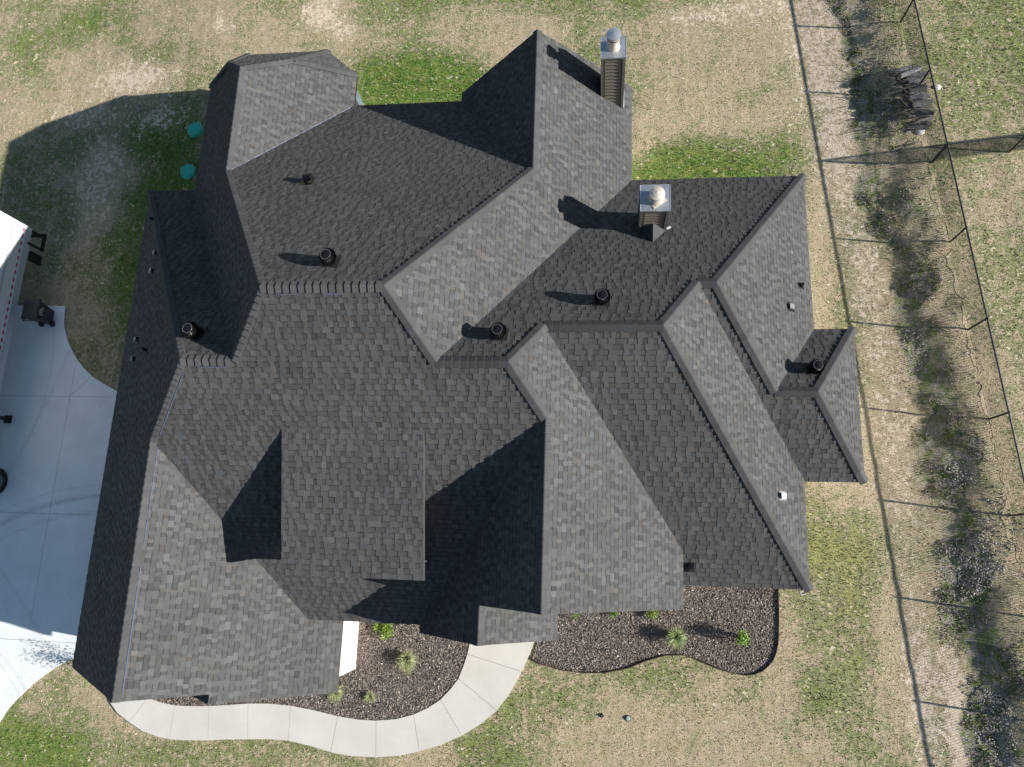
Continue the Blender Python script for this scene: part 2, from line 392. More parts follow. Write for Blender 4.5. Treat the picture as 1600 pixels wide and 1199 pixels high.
def emit(m, top, bot, col, band):
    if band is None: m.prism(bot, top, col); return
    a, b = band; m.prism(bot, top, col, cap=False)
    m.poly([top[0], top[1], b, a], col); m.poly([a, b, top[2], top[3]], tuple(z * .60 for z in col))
order = sorted(range(len(tabs)), key=lambda i: -tabs[i][3])
# only those inside the picture count as largest
big = set(order[:300])
field = HB()
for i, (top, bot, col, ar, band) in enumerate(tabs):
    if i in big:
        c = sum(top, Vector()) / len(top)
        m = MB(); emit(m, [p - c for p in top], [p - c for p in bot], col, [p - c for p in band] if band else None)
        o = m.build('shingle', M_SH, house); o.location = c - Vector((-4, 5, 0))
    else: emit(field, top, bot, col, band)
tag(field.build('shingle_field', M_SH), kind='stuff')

# ------------------------------------------------------------------ ridge and hip caps
caps = []
def caprun(A, B, f1, f2, w=0.15, step=0.2, thick=0.036):
    A = P[A] if isinstance(A, str) else A; B = P[B] if isinstance(B, str) else B
    d = (B - A); L = d.length; d = d / L
    n1 = Vector((PLANE[f1][0], PLANE[f1][1], 1)).normalized(); n2 = Vector((PLANE[f2][0], PLANE[f2][1], 1)).normalized()
    u1 = n1.cross(d).normalized(); u2 = n2.cross(d).normalized()
    if u1.dot(n2) > 0: u1 = -u1
    if u2.dot(n1) > 0: u2 = -u2
    nm = (n1 + n2).normalized(); k = max(1, round(L / step)); st = L / k
    for i in range(k):
        s, e = i * st - 0.004, (i + 1) * st + 0.02; ww = w * random.uniform(0.97, 1.03)
        bz = 0.070 * math.exp(random.gauss(0, 0.06)); col = (bz, bz, bz)
        lo, hi = 0.022 + thick, 0.024
        def sec(t, h): 
            b = A + d * t
            return [b + u1 * ww + n1 * h, b + u1 * ww * .12 + nm * (h * 1.05), b + u2 * ww * .12 + nm * (h * 1.05), b + u2 * ww + n2 * h]
        S, E2_ = sec(s, lo), sec(e, hi); Sb, Eb = sec(s, 0.004), sec(e, 0.004)
        caps.append((S, E2_, Sb, Eb, col, area_px([S[0], S[3], E2_[3], E2_[0]])))
for c in (('A1', 'A2', 'M', 'NN'), ('B0', 'B1', 'M', 'GN'), ('C1', 'C0', 'M', 'N'), ('D1', 'D0', 'N', 'DS'), ('F1', 'F0', 'N', 'ES'), ('H1', 'H0', 'ES', 'N3'),
          ('Q0', 'P0', 'E0', 'W0'), ('P1', 'G0', 'E1', 'W1'), ('GR', 'Vg', 'GE', 'GW'), ('T0', 'T4', 'TE', 'WA'), ('T4', 'A1', 'NN', 'WA'),
          ('P0', 'A2', 'NN', 'E0'), ('C0', 'A2', 'M', 'E0'), ('D0', 'C1', 'N', 'E1'), ('G0', 'C1', 'M', 'E1'), ('F0', 'D1', 'N', 'E2'),
          ('DSe', 'D1', 'DS', 'E2'), ('N1', 'F1', 'N', 'E3'), ('H0', 'F1', 'ES', 'E3'), ('N3e', 'H1', 'N3', 'E4'), ('ESe', 'H1', 'ES', 'E4'),
          ('B1', 'A1', 'M', 'WA'), ('Vg', 'B0', 'M', 'GW'), ('GA', 'B0', 'GN', 'GW'), ('TQ', 'T0', 'TF', 'TE'), ('TD', 'TQ', 'TF', 'TNE'),
          ('TE', 'TQ', 'TE', 'TNE'), ('TB', 'T0', 'TF', 'WA'), ('TW', 'TB', 'WA', 'TNW'), ('TC', 'TB', 'TF', 'TNW'), ('PP', 'WR', 'W1', 'PE')):
    caprun(*c)
ordc = sorted(range(len(caps)), key=lambda i: -caps[i][5]); bigc = set(ordc[:300]); capf = HB()
for i, (S, E_, Sb, Eb, col, ar) in enumerate(caps):
    m = MB() if i in bigc else capf
    c = (S[1] + E_[1]) / 2 if i in bigc else Vector()
    sh = lambda L: [p - c for p in L]
    S, E_, Sb, Eb = sh(S), sh(E_), sh(Sb), sh(Eb)
    for j in range(3): m.poly([S[j], S[j + 1], E_[j + 1], E_[j]], col); m.poly([S[j], S[j + 1], Sb[j + 1], Sb[j]], (.06, .06, .058))
    m.poly([S[0], E_[0], Eb[0], Sb[0]], col); m.poly([S[3], E_[3], Eb[3], Sb[3]], col)
    if i in bigc: o = m.build('ridge_cap', M_SH, house); o.location = c - Vector((-4, 5, 0))
tag(capf.build('ridge_cap_run', M_SH), kind='stuff')

# chalk lines snapped along valleys and ridges
def strip(A, B, f, off, w, mat, t0=0.0, t1=1.0):
    A = Vector(A); B = Vector(B); d = (B - A).normalized(); n = Vector((PLANE[f][0], PLANE[f][1], 1)).normalized()
    s = n.cross(d).normalized()
    if s.dot(Vector((0, 0, 1))) > 0 or (abs(s.z) < 1e-4): s = -s
    a = A.lerp(B, t0) + s * off + n * 0.027; b = A.lerp(B, t1) + s * off + n * 0.027
    m = HB(); m.prism([a - s * w / 2 - n * .02, b - s * w / 2 - n * .02, b + s * w / 2 - n * .02, a + s * w / 2 - n * .02], [a - s * w / 2, b - s * w / 2, b + s * w / 2, a + s * w / 2])
    m.build('chalk_line', mat)
strip(P['Vg'], P['GR'], 'GE', 0.19, 0.018, M_CHALK, 0.02, 0.42); strip(P['Vg'], P['GR'], 'GE', 0.19, 0.022, M_CHALK, 0.5, 0.97)
strip(P['B0'], P['Vg'], 'M', 0.18, 0.02, M_CHALK, 0.1, 0.9)
strip(P['A1'], P['A2'], 'M', 0.185, 0.02, M_CHALK, 0.12, 0.3); strip(P['A1'], P['A2'], 'M', 0.185, 0.03, M_CHALK, 0.5, 0.66)
strip(P['B0'], P['B1'], 'M', 0.185, 0.02, M_CHALK, 0.3, 0.85)
strip(P['T4'], P['T3'], 'TE', 0.04, 0.09, M_CHALKP, 0.03, 0.97); strip(P['Me'], P['Vg'], 'M', 0.05, 0.02, M_CHALK, 0.12, 0.3); strip(P['Me'], P['Vg'], 'M', 0.05, 0.02, M_CHALK, 0.38, 0.6)

# ------------------------------------------------------------------ walls under the eaves
def block(pts, h, name='wall', mat=None, z0=-0.3):
    m = HB(); m.prism([(x, y, z0) for x, y in pts], [(x, y, h) for x, y in pts], None, True, True); return m.build(name, mat or M_WALL)
block([(-16.1, -3.9), (-10.6, -3.9), (-10.6, 11.7), (-16.1, 11.7)], 2.75)
block([(-12.4, -4.18), (-8.165, -4.18), (-8.165, 6), (-12.4, 6)], 2.7)
block([(-8.1, -1.85), (-4.8, -1.85), (-4.8, 8), (-8.1, 8)], 3.3)
block([(-4.75, -1.15), (1.93, -1.15), (1.93, 9), (-4.75, 9)], 3.45)
block([(1.98, -0.45), (5.47, -0.45), (5.47, 11.5), (1.98, 11.5)], 3.0)
block([(5.5, 2.6), (7.17, 2.6), (7.17, 6.4), (5.5, 6.4)], 2.95)
block([(-4.5, 9.1), (0.55, 9.1), (0.55, 15.1), (-4.5, 15.1)], 3.05)
block([(-14.1, 9.0), (-4.6, 9.0), (-4.6, 14.72), (-14.1, 14.72)], 3.1)
block([(-14.12, 14.8), (-9.25, 14.8), (-9.25, 16.25), (-10.3, 17.22), (-13.12, 17.22), (-14.12, 16.25)], 2.95)
def gable(y, prof, t=0.12):
    m = HB(); m.prism([(x, y, z) for x, z in prof], [(x, y + t, z) for x, z in prof], None, True, True); m.build('gable_wall', M_WALL)
gable(-3.9, [(-16.1, 2.7), (-10.6, 2.7), (-10.6, 4.95), (-12.246, 6.5), (-16.1, 2.85)])
gable(-4.18, [(-12.4, 2.65), (-8.165, 2.65), (-8.165, 2.72), (-10.54, 4.93), (-12.4, 3.2)])
gable(-1.15, [(-4.7, 3.4), (1.93, 3.4), (1.93, 3.75), (-1.381, 6.95), (-4.7, 3.7)])
gable(14.98, [(-4.5, 3.0), (0.55, 3.0), (0.55, 3.2), (-2.024, 5.75), (-4.5, 3.3)])
m = HB(); m.prism([(-8.05, y, z) for y, z in ((2.5, 6.72), (-.72, 5.95), (-.72, 4.35), (2.5, 6.6))], [(-4.95, y, z) for y, z in ((2.5, 6.72), (-.72, 5.95), (-.72, 4.35), (2.5, 6.6))], None, True, True)
m.build('dormer_wall', M_SIDING)
# porch posts and beam under the small front gable
for x in (-4.95, -1.95):
    m = HB(); m.box((x, -2.3, 1.55), (0.24, 0.24, 3.3)); m.box((x, -2.3, 0.15), (0.34, 0.34, 0.3)); m.build('porch_post', M_WALL)
m = HB(); m.box((-3.4, -2.3, 3.2), (3.3, 0.2, 0.22)); m.build('porch_beam', M_WALL)
gable(-2.36, [(-5.0, 3.3), (-1.75, 3.3), (-3.156, 5.0)])
# down spouts and a kick-out flashing
for (x, y, z, rz) in ((5.74, -0.93, 2.9, 0.35), (-9.62, 17.2, 2.78, -0.75)):
    m = HB(); w, d = 0.13, 0.085
    cs, sn = math.cos(rz), math.sin(rz)
    def q(a, b, zz): return (x + a * cs - b * sn, y + a * sn + b * cs - 0.06, zz)
    for a, b, sx, sy in ((-w / 2, 0, .018, d), (w / 2, 0, .018, d), (0, -d / 2, w, .018), (0, d / 2, w, .018)):
        m.prism([q(a - sx / 2, b - sy / 2, z - .15), q(a + sx / 2, b - sy / 2, z - .15), q(a + sx / 2, b + sy / 2, z - .15), q(a - sx / 2, b + sy / 2, z - .15)],
                [q(a - sx / 2, b - sy / 2, z), q(a + sx / 2, b - sy / 2, z), q(a + sx / 2, b + sy / 2, z), q(a - sx / 2, b + sy / 2, z)], None, True, True)
    m.build('downspout', M_WHITE)
m = HB(); m.prism([(-4.93, -.50, 4.66), (-4.82, -.49, 4.67), (-4.82, -.45, 4.70), (-4.93, -.44, 4.70)], [(-4.93, -.50, 4.72), (-4.82, -.49, 4.70), (-4.82, -.45, 4.73), (-4.93, -.44, 4.76)])
m.build('flashing', M_GALV)

# ------------------------------------------------------------------ chimneys
def zat(f, x, y): a, b, c = PLANE[f]; return c - a * x - b * y
def chimney(x0, x1, y0, y1, face, ztop, pot, label, capbig=0.05):
    """clapboard chase with corner boards, sheet metal pan and a round flue cap"""
    root = bpy.data.objects.new('chimney', None); link(root, house); root['label'] = label
    cx, cy = (x0 + x1) / 2, (y0 + y1) / 2; root.location = (cx + 4, cy - 5, 0); org = (cx, cy, 0)
    zb = min(zat(face, x, y) for x in (x0, x1) for y in (y0, y1)) - 0.1
    def B(m, n, mat): return m.build(n, mat, root, origin=org)
    m = MB(); m.box((cx, cy, (zb + ztop) / 2), (x1 - x0 - .03, y1 - y0 - .03, ztop - zb)); B(m, 'chase', M_SIDING)
    h = 0.165; k = int((ztop - zb) / h); cw = 0.085
    for i in range(k):
        za = ztop - (i + 1) * h; zc = za + h
        for side in range(4):
            if side < 2:
                y = y0 if side == 0 else y1; s = -1 if side == 0 else 1
                if zc < min(zat(face, x0, y), zat(face, x1, y)) - 0.02: continue
                q = lambda o, z: [(x0 + cw, y + s * o[0], z), (x1 - cw, y + s * o[0], z), (x1 - cw, y + s * o[1], z), (x0 + cw, y + s * o[1], z)]
            else:
                x = x0 if side == 2 else x1; s = -1 if side == 2 else 1
                if zc < min(zat(face, x, y0), zat(face, x, y1)) - 0.02: continue
                q = lambda o, z: [(x + s * o[0], y0 + cw, z), (x + s * o[0], y1 - cw, z), (x + s * o[1], y1 - cw, z), (x + s * o[1], y0 + cw, z)]
            m = MB(); m.prism(q((-.03, .026), za), q((-.03, -.004), zc), None, True, True); B(m, 'siding_board', M_SIDING)
    for x, sx in ((x0, -1), (x1, 1)):
        for y, sy in ((y0, -1), (y1, 1)):
            m = MB(); m.box((x - sx * (cw / 2 - .04), y - sy * (cw / 2 - .04), (zb + ztop) / 2 - .01), (cw, cw, ztop - zb - .03)); B(m, 'corner_board', M_TRIM)
    e = capbig
    m = MB()
    lo = [(x0 - e, y0 - e, ztop - .03), (x1 + e, y0 - e, ztop - .03), (x1 + e, y1 + e, ztop - .03), (x0 - e, y1 + e, ztop - .03)]
    hi = [(a, b, ztop + .035) for a, b, _ in lo]; m.prism(lo, hi, None, False, True)
    ins = [(cx + (a - cx) * .12, cy + (b - cy) * .12, ztop + .06) for a, b, _ in lo]
    m.prism(hi, ins); B(m, 'metal_pan', M_GALV)
    for j in range(4):
        a = hi[j]; b = hi[(j + 1) % 4]; m = MB(); m.tube((a[0], a[1], a[2]), (b[0], b[1], b[2]), .012, 5); B(m, 'pan_hem', M_GALV)
    z = ztop + 0.04
    if pot == 'tall':
        m = MB(); m.lathe([(.205, 0.0), (.20, .02), (.165, .15), (.145, .26), (.145, .30)], (cx, cy, z), 28); B(m, 'storm_collar', M_FLUE).data.polygons.foreach_set('use_smooth', [True] * 0 or [True] * 28 * 4)
        m = MB(); m.lathe([(.145, .30), (.185, .33), (.19, .345), (.185, .40), (.155, .41), (.155, .44), (.19, .45), (.195, .47), (.19, .52)], (cx, cy, z), 28); B(m, 'louvre_band', M_FLUE)
        for i in range(20):
            a = 2 * math.pi * i / 20; m = MB(); m.box((cx + .186 * math.cos(a), cy + .186 * math.sin(a), z + .43), (.012, .03, .04), None, a); B(m, 'louvre', M_RUBBER)
        m = MB(); m.lathe([(.19, .53), (.222, .54), (.215, .57), (.12, .60), (.0, .625)], (cx, cy, z), 32); B(m, 'flue_cap', M_GALV)
    else:
        m = MB(); m.box((cx + .02, cy - .03, z + .012), (.44, .44, .03), None, 0.6); B(m, 'base_plate', M_FLUE)
        for rr, zz in ((.225, .04), (.215, .10), (.21, .16), (.20, .22)):
            m = MB(); m.lathe([(rr - .03, zz - .03), (rr, zz), (rr, zz + .025), (rr - .05, zz + .045)], (cx + .02, cy - .03, z), 28); B(m, 'louvre_ring', M_FLUE)
        m = MB(); m.lathe([(.165, 0), (.165, .30)], (cx + .02, cy - .03, z), 20); B(m, 'flue_core', M_RUBBER)
        m = MB(); m.lathe([(.19, .30), (.222, .31), (.217, .34), (.11, .385), (.0, .41)], (cx + .02, cy - .03, z), 32); B(m, 'flue_cap', M_FLUE)
    return root, org
r1, og1 = chimney(-0.045, 0.615, 14.44, 15.09, 'E0', 5.97, 'tall', 'brown clapboard chimney with tall silver flue, at the roof edge nearest the top', 0.045)
m = MB()
for i in range(9):
    y = 14.47 + i * .07; zz = zat('E0', .66, y); m.box((.665, y, zz + .06), (.05, .075, .035))
m.build('step_flashing', M_WHITE, r1, origin=og1)
r2, og2 = chimney(1.10, 1.83, 9.35, 10.05, 'N', 6.13, 'short', 'brown clapboard chimney with short beige flue and a small saddle roof behind it')
# cricket behind chimney 2
A_ = Vector((1.46, 8.80, zat('N', 1.46, 8.80) + .03)); B_ = Vector((1.46, 9.36, 5.33)); W_ = Vector((1.03, 9.40, zat('N', 1.03, 9.4) + .02)); E_ = Vector((1.93, 9.40, zat('N', 1.9, 9.4) + .02))
m = MB(); m.poly([A_, W_, B_], (.06, .06, .06)); m.poly([A_, B_, E_], (.06, .06, .06)); m.poly([W_, B_, E_], (.06, .06, .06))
m.build('saddle_roof', M_SH, r2, origin=og2)
m = MB(); m.box((1.95, 9.42, zat('N', 1.95, 9.42) + .04), (.13, .05, .05), None, .5); m.build('flashing', M_WHITE, r2, origin=og2)

# ------------------------------------------------------------------ things on the roof
def turbine(x, y, face, label):
    z = zat(face, x, y); t = thing('turbine_vent', (x, y, z), label, 'roof vent', 'round turbine vents on the roof'); t.scale = (1.14, 1.14, 1.06)
    a, b, c = PLANE[face]; m = MB()
    q = [(dx, dy, -a * dx - b * dy + .028) for dx, dy in ((-.19, -.19), (.19, -.19), (.19, .19), (-.19, .19))]
    m.prism([(u, v, w - .02) for u, v, w in q], q); m.build('flashing', M_RUBBER, t)
    m = MB(); m.lathe([(.17, -.14), (.165, .02), (.15, .16), (.155, .17), (.14, .20)], (0, 0, 0), 24); m.build('neck', M_BLACK, t, smooth=True)
    m = MB(); m.lathe([(.165, .19), (.175, .20), (.17, .225)], (0, 0, 0), 28); m.build('band', M_BLACK, t)
    m = MB(); prof = [(.155, .225), (.185, .27), (.195, .33), (.18, .39), (.14, .435), (.105, .45)]
    for i in range(26):
        a0 = 2 * math.pi * i / 26
        for k in range(len(prof) - 1):
            r0, z0 = prof[k]; r1_, z1 = prof[k + 1]; t0, t1 = a0 + k * .05, a0 + (k + 1) * .05
            def pt(r, z_, th, dr): return ((r - dr) * math.cos(th), (r - dr) * math.sin(th), z_)
            m.poly([pt(r0, z0, t0, 0), pt(r1_, z1, t1, 0), pt(r1_, z1, t1 + .2, .03), pt(r0, z0, t0 + .2, .03)])
    m.build('vane', M_BLACK, t)
    m = MB(); m.lathe([(.0, .465), (.05, .462), (.11, .452), (.118, .44), (.11, .43)], (0, 0, 0), 26)
    m.box((0, 0, .47), (.05, .05, .02)); m.build('top_cap', M_BLACK, t)
    m = MB()
    for i in range(26):
        a0 = 2 * math.pi * (i + .5) / 26; m.box((.112 * math.cos(a0), .112 * math.sin(a0), .455), (.009, .012, .008), None, a0)
    m.build('rivet', M_GALV, t); return t
turbine(-6.80, 6.90, 'NN', 'black round turbine vent on the upper left north slope, just behind the highest ridge')
turbine(-2.60, 5.30, 'N', 'black round turbine vent beside the lower tip of the bright slanting strip of roof')
turbine(0.0, 6.47, 'N', 'black round turbine vent below the short chimney, on the shaded north slope')
turbine(-10.90, 5.36, 'GN', 'black round turbine vent in deep shadow beside the garage ridge at left')
turbine(6.06, 5.30, 'N3', 'black round turbine vent on the small roof wing at the far right')

def box_vent(x, y, face, mat, label):
    z = zat(face, x, y); a, b, c = PLANE[face]; t = thing('box_vent', (x, y, z), label, 'roof vent', 'small square vents on the roof')
    m = MB(); m.prism([(dx, dy, -a * dx - b * dy + .01) for dx, dy in ((-.08, -.08), (.08, -.08), (.08, .08), (-.08, .08))],
                      [(dx, dy, -a * dx * .8 - b * dy * .8 + .16) for dx, dy in ((-.075, -.075), (.075, -.075), (.075, .075), (-.075, .075))]); m.build('hood', mat, t)
    m = MB(); q = [(dx, dy, -a * dx - b * dy + .024) for dx, dy in ((-.12, -.12), (.12, -.12), (.12, .14), (-.12, .14))]
    m.prism([(u, v, w - .02) for u, v, w in q], q); m.build('flange', M_GREYMET if mat is M_WHITE else M_BLACK, t)
box_vent(5.58, 7.22, 'E3', M_GREYMET, 'grey square vent on the bright slope below the tall right hip, near a black pipe')
box_vent(5.09, 1.66, 'E2', M_WHITE, 'white square vent low on the long bright strip of roof at right')
box_vent(-14.44, 8.92, 'GW', M_GREYMET, 'small grey square vent on the dark garage slope, second from the top left corner')
box_vent(-14.52, 8.32, 'GW', M_GREYMET, 'small grey square vent on the dark garage slope, just below its twin near the top')
box_vent(-15.03, 6.14, 'GW', M_GREYMET, 'small grey square vent on the dark garage slope, upper of the lower pair')
box_vent(-15.07, 5.50, 'GW', M_GREYMET, 'small grey square vent on the dark garage slope, lowest one')
def pipe_vent(x, y, face, r, h, label, hood=False):
    z = zat(face, x, y); a, b, c = PLANE[face]; t = thing('pipe_vent', (x, y, z), label, 'vent pipe', 'black vent pipes on the roof')
    m = MB(); q = [(dx, dy, -a * dx - b * dy + .026) for dx, dy in ((-r * 2, -r * 2), (r * 2, -r * 2), (r * 2, r * 2), (-r * 2, r * 2))]
    m.prism([(u, v, w - .02) for u, v, w in q], q); m.build('flange', M_BLACK, t)
    m = MB(); m.lathe([(r * 1.7, -.02), (r * 1.2, .06), (r * 1.05, .09)], (0, 0, 0), 14); m.build('boot', M_RUBBER, t)
    m = MB(); m.tube((0, 0, -.05), (0, 0, h), r, 14); m.build('pipe', M_BLACK, t)
    if hood:
        m = MB(); m.tube((-r * .4, 0, h - .02), (r * 2.2, .02, h + .04), r * 1.15, 14); m.build('hood', M_BLACK, t)
    return t
pipe_vent(6.03, 8.07, 'E3', .045, .20, 'small black pipe vent beside the right eave of the upper right slope')
pipe_vent(2.53, -0.39, 'DS', .065, .26, 'black pipe vent at the foot of the south slope, tight against the big gable edge')
pipe_vent(-15.30, 10.52, 'GW', .04, .22, 'thin black pipe vent near the top corner of the dark garage slope')
pipe_vent(-13.86, 5.50, 'GW', .04, .22, 'thin black pipe vent between the lower square vents and the garage ridge')
pipe_vent(-8.80, 10.50, 'NN', .095, .20, 'black hooded exhaust vent alone on the upper left north slope', True)

# ------------------------------------------------------------------ ground
def fx(y): return 11.53 + (13.77 - y) * 0.0985      # x of the fence line
def sm(t): t = np.clip(t, 0, 1); return t * t * (3 - 2 * t)
_G = rng.random((64, 64))
def vnoise(x, y, s):
    x = x * s + 100; y = y * s + 100; xi = np.floor(x).astype(int); yi = np.floor(y).astype(int); fx_ = sm(x - xi); fy = sm(y - yi)
    g = lambda a, b: _G[a % 64, b % 64]
    return (g(xi, yi) * (1 - fx_) + g(xi + 1, yi) * fx_) * (1 - fy) + (g(xi, yi + 1) * (1 - fx_) + g(xi + 1, yi + 1) * fx_) * fy
def gz(x, y):
    e = x - fx(y); near = 0.42 * sm((e + 2.1) / 1.9)
    rough = sm((e + 2.6) / 0.8) * (1 - sm((e + 0.1) / 0.5))
    yard = sm((x - 7.8) / 1.5) * 0.03
    drop = -.45 * sm((-15.5 - x) / 8) * sm((y - 9.5) / 4)
    return drop + near + rough * ((vnoise(x, y, 1.3) - .5) * .15 + (vnoise(x, y, 3.7) - .5) * .10) + yard * (vnoise(x, y, 2.0) - .5)
def blob(x, y, cx, cy, rx, ry, a=0.0):
    c, s = math.cos(a), math.sin(a); u = ((x - cx) * c + (y - cy) * s) / rx; v = (-(x - cx) * s + (y - cy) * c) / ry
    return np.exp(-(u * u + v * v) ** 1.3)
def cover(x, y):
    """weights: green grass, bare dirt, rough weeds"""
    n = vnoise(x, y, .35) - .5; n2 = vnoise(x + 31, y - 17, .9) - .5
    g = 0.19 + n * .65 + n2 * .45; d = np.zeros_like(x) - .04
    for (cx, cy, rx, ry, w) in ((-7.4, 17.7, 3.0, 1.9, 1.1), (-5.2, 16.3, 1.7, 1.3, .8), (2.4, 13.0, 2.4, 1.5, .9), (5.2, 14.3, 2.4, 1.3, .8), (4.6, 12.6, 2.2, .9, .7),
                                (-18.2, 12.5, 1.8, 5.5, .75), (-17.0, 16.5, 1.4, 2.0, .4), (-19.6, -7.2, 2.3, 1.5, .65), (-13, -7.6, 6, .8, .35), (-3.2, -6.8, 2.6, 1.0, .4), (-1.4, -5.0, 1.4, .8, .35),
                                (6.6, -.8, .9, 3.0, .35), (8.2, 0.0, .6, 3.2, .3), (7.0, -3.8, 1.2, 1.2, .3), (17, 18, 4, 5, .3), (15, 8, 3, 6, .18), (-2.5, 22, 5, 1.5, .3), (-23, 21, 6, 3, .12), (8.1, 8.5, .35, 4, .15)):
        g = g + w * blob(x, y, cx, cy, rx, ry)
    for (cx, cy, rx, ry, w) in ((3.0, -6.2, 4.5, 1.5, .6), (-9, -8.2, 3, .8, .4), (3.5, 16.5, 2.6, 1.6, .35), (-6, 20.5, 3.5, 1.3, .35), (7.6, 9, .8, 3.5, .45), (9.4, 5, 1, 4, .3), (-14.8, -7.9, 1.5, .5, .4), (9.0, -3, 1, 4, .25), (-22, 18.7, 4, 1.4, .25), (-19.8, -6.2, .7, .5, .4)):
        g = g - w * blob(x, y, cx, cy, rx, ry)
    for (cx, cy, rx, ry, w) in ((-20.3, 19.3, 2.0, .9, .75), (-18.6, 17.2, 1.3, .8, .55), (-21.2, 14.5, 1.3, 2.6, .55), (-22.5, 17.6, 2.2, .6, .4), (0.5, 22.5, 2, .6, .4), (-12.0, 21.8, .9, .9, .75), (-10.8, 20.9, .6, .6, .55), (8.2, 19.5, 1.5, 5.0, .55), (8.6, 14.0, 0.9, 3.0, .42), (10.75, -4.6, .28, 3.0, .8), (11.0, -6.6, .3, 1.6, .5), (5.5, 21, 1.5, 1, .35), (9.1, 8, .8, 5, .25), (3.6, 20.6, 1.5, .7, .4),
                                (9.8, 2.6, .7, 4, .35), (9.9, -4.2, .55, 2.5, .65), (11.2, -5.2, .5, 2.0, .3), (-16.3, 21.5, .8, .5, .4), (9.2, 9.5, .7, 2.0, .3)):
        d = d + w * blob(x, y, cx, cy, rx, ry)
    yl = .28 + (vnoise(x - 9, y + 5, .4) - .5) * .5
    for (cx, cy, rx, ry, w_) in ((7.6, -1.0, 2.0, 4.5, .8), (8.0, 7, 1.2, 5, .5), (2, -6, 5, 1.6, .4), (16, 8, 4.5, 9, .5), (-7.6, 17.9, 3.2, 2.2, -.7), (3.5, 13.6, 4.0, 2.0, -.4), (-18, 13, 3, 6, -.6), (-16, 22, 6, 3, .2)):
        yl = yl + w_ * blob(x, y, cx, cy, rx, ry)
    e = x - fx(y) + (vnoise(x, y, .6) - .5) * .9 + (vnoise(x, y, 2.1) - .5) * .5
    low = np.clip((16 - y) / 20, 0, 1)
    band1 = sm((e + 2.35) / .35) * (1 - sm((e + 1.75 - .25 * low) / .45))
    band2 = sm((e + 1.9) / .4) * (1 - sm((e + .95) / .4))
    w = band1 * (.35 + .85 * vnoise(x, y, .7)) + band2 * np.clip((vnoise(x + 7, y, .9) - .42 + .25 * low) * 2.0, 0, .9)
    g = g - band2 * .15
    # field beyond the fence: even olive straw
    f = sm((e - .1) / .6); g = g * (1 - f) + f * (0.26 + (vnoise(x, y, .5) - .5) * .35 + .35 * blob(x, y, 16, 19, 4, 4))
    return np.stack([np.clip(g, 0, 1.2), np.clip(d, 0, 1), np.clip(w, 0, 1), np.clip(yl, 0, 1)], -1)
xs = np.concatenate([[-320, -200, -120, -80, -55, -42], np.arange(-36, 24.01, .2), [30, 42, 60, 90, 150, 320]])
ys = np.concatenate([[-320, -200, -120, -70, -40, -24], np.arange(-16, 32.01, .2), [38, 50, 75, 120, 200, 320]])
X, Y = np.meshgrid(xs, ys, indexing='ij'); X = X.ravel(); Y = Y.ravel(); Z = gz(X, Y)
nx, ny = len(xs), len(ys); I = np.arange(nx * ny).reshape(nx, ny)
F = np.stack([I[:-1, :-1], I[1:, :-1], I[1:, 1:], I[:-1, 1:]], -1).reshape(-1, 4)
tag(bulk('ground', np.stack([X, Y, Z], -1), F, M_GROUND, {'cover': cover(X, Y)}), kind='structure')

# ------------------------------------------------------------------ paving
def slab_mesh(name, poly, z0, z1, mat, parent=None, bev=0.0):
    m = MB(); cx = sum(p[0] for p in poly) / len(poly); cy = sum(p[1] for p in poly) / len(poly)
    m.prism([(x - cx, y - cy, z0) for x, y in poly], [(x - cx, y - cy, z1) for x, y in poly], None, True, True)
    o = m.build(name, mat, parent); o.location = (cx, cy, 0); return o
drive = [(-34, 8.82), (-22.52, 8.81), (-21.3, 8.78), (-21.26, 8.35), (-21.2, 7.95), (-21.05, 7.6), (-20.88, 7.26), (-20.64, 6.9), (-20.37, 6.56), (-20.0, 6.2), (-19.62, 5.9), (-19.3, 5.72), (-19.02, 5.58), (-18.47, 5.31), (-17.3, 4.95), (-16.12, 4.8),
         (-16.12, -3.7), (-18.2, -4.28), (-18.46, -4.38), (-18.87, -4.56), (-19.2, -4.76), (-19.53, -5.0), (-19.9, -5.3), (-20.27, -5.67), (-20.52, -5.95), (-20.73, -6.23), (-20.94, -6.64), (-21.2, -7.4), (-21.35, -9), (-21.4, -14), (-34, -14)]
dr = slab_mesh('driveway', drive, -.25, .022, M_JOINT); tag(dr, kind='structure')
gx = [-34, -29.4, -24.9, -20.4, -16.12]; gy = [-14, -8.4, -3.86, 0.62, 5.09, 8.83]; gp = .007
for i in range(4):
    for j in range(5):
        c = [(gx[i] + gp, gy[j] + gp), (gx[i + 1] - gp, gy[j] + gp), (gx[i + 1] - gp, gy[j + 1] - gp), (gx[i] + gp, gy[j + 1] - gp)]
        pp = drive
        for k in range(4): pp = clip_half(pp[::-1] if False else pp, c[k], c[(k + 1) % 4])
        if len(pp) < 3: continue
        parts = [pp]
        if i == 3 and j == 4:
            a, b = (-20.4, 5.09), (-19.5, 6.03); n_ = (.0048, -.0048)
            parts = [clip_half(pp, (a[0] - n_[0], a[1] - n_[1]), (b[0] - n_[0], b[1] - n_[1])), clip_half(pp, (b[0] + n_[0], b[1] + n_[1]), (a[0] + n_[0], a[1] + n_[1]))]
        for q in parts:
            if len(q) >= 3:
                o = slab_mesh('slab', q, 0.0, .05, M_DRIVE); w = o.location.copy(); o.parent = dr; o.location = w - dr.location
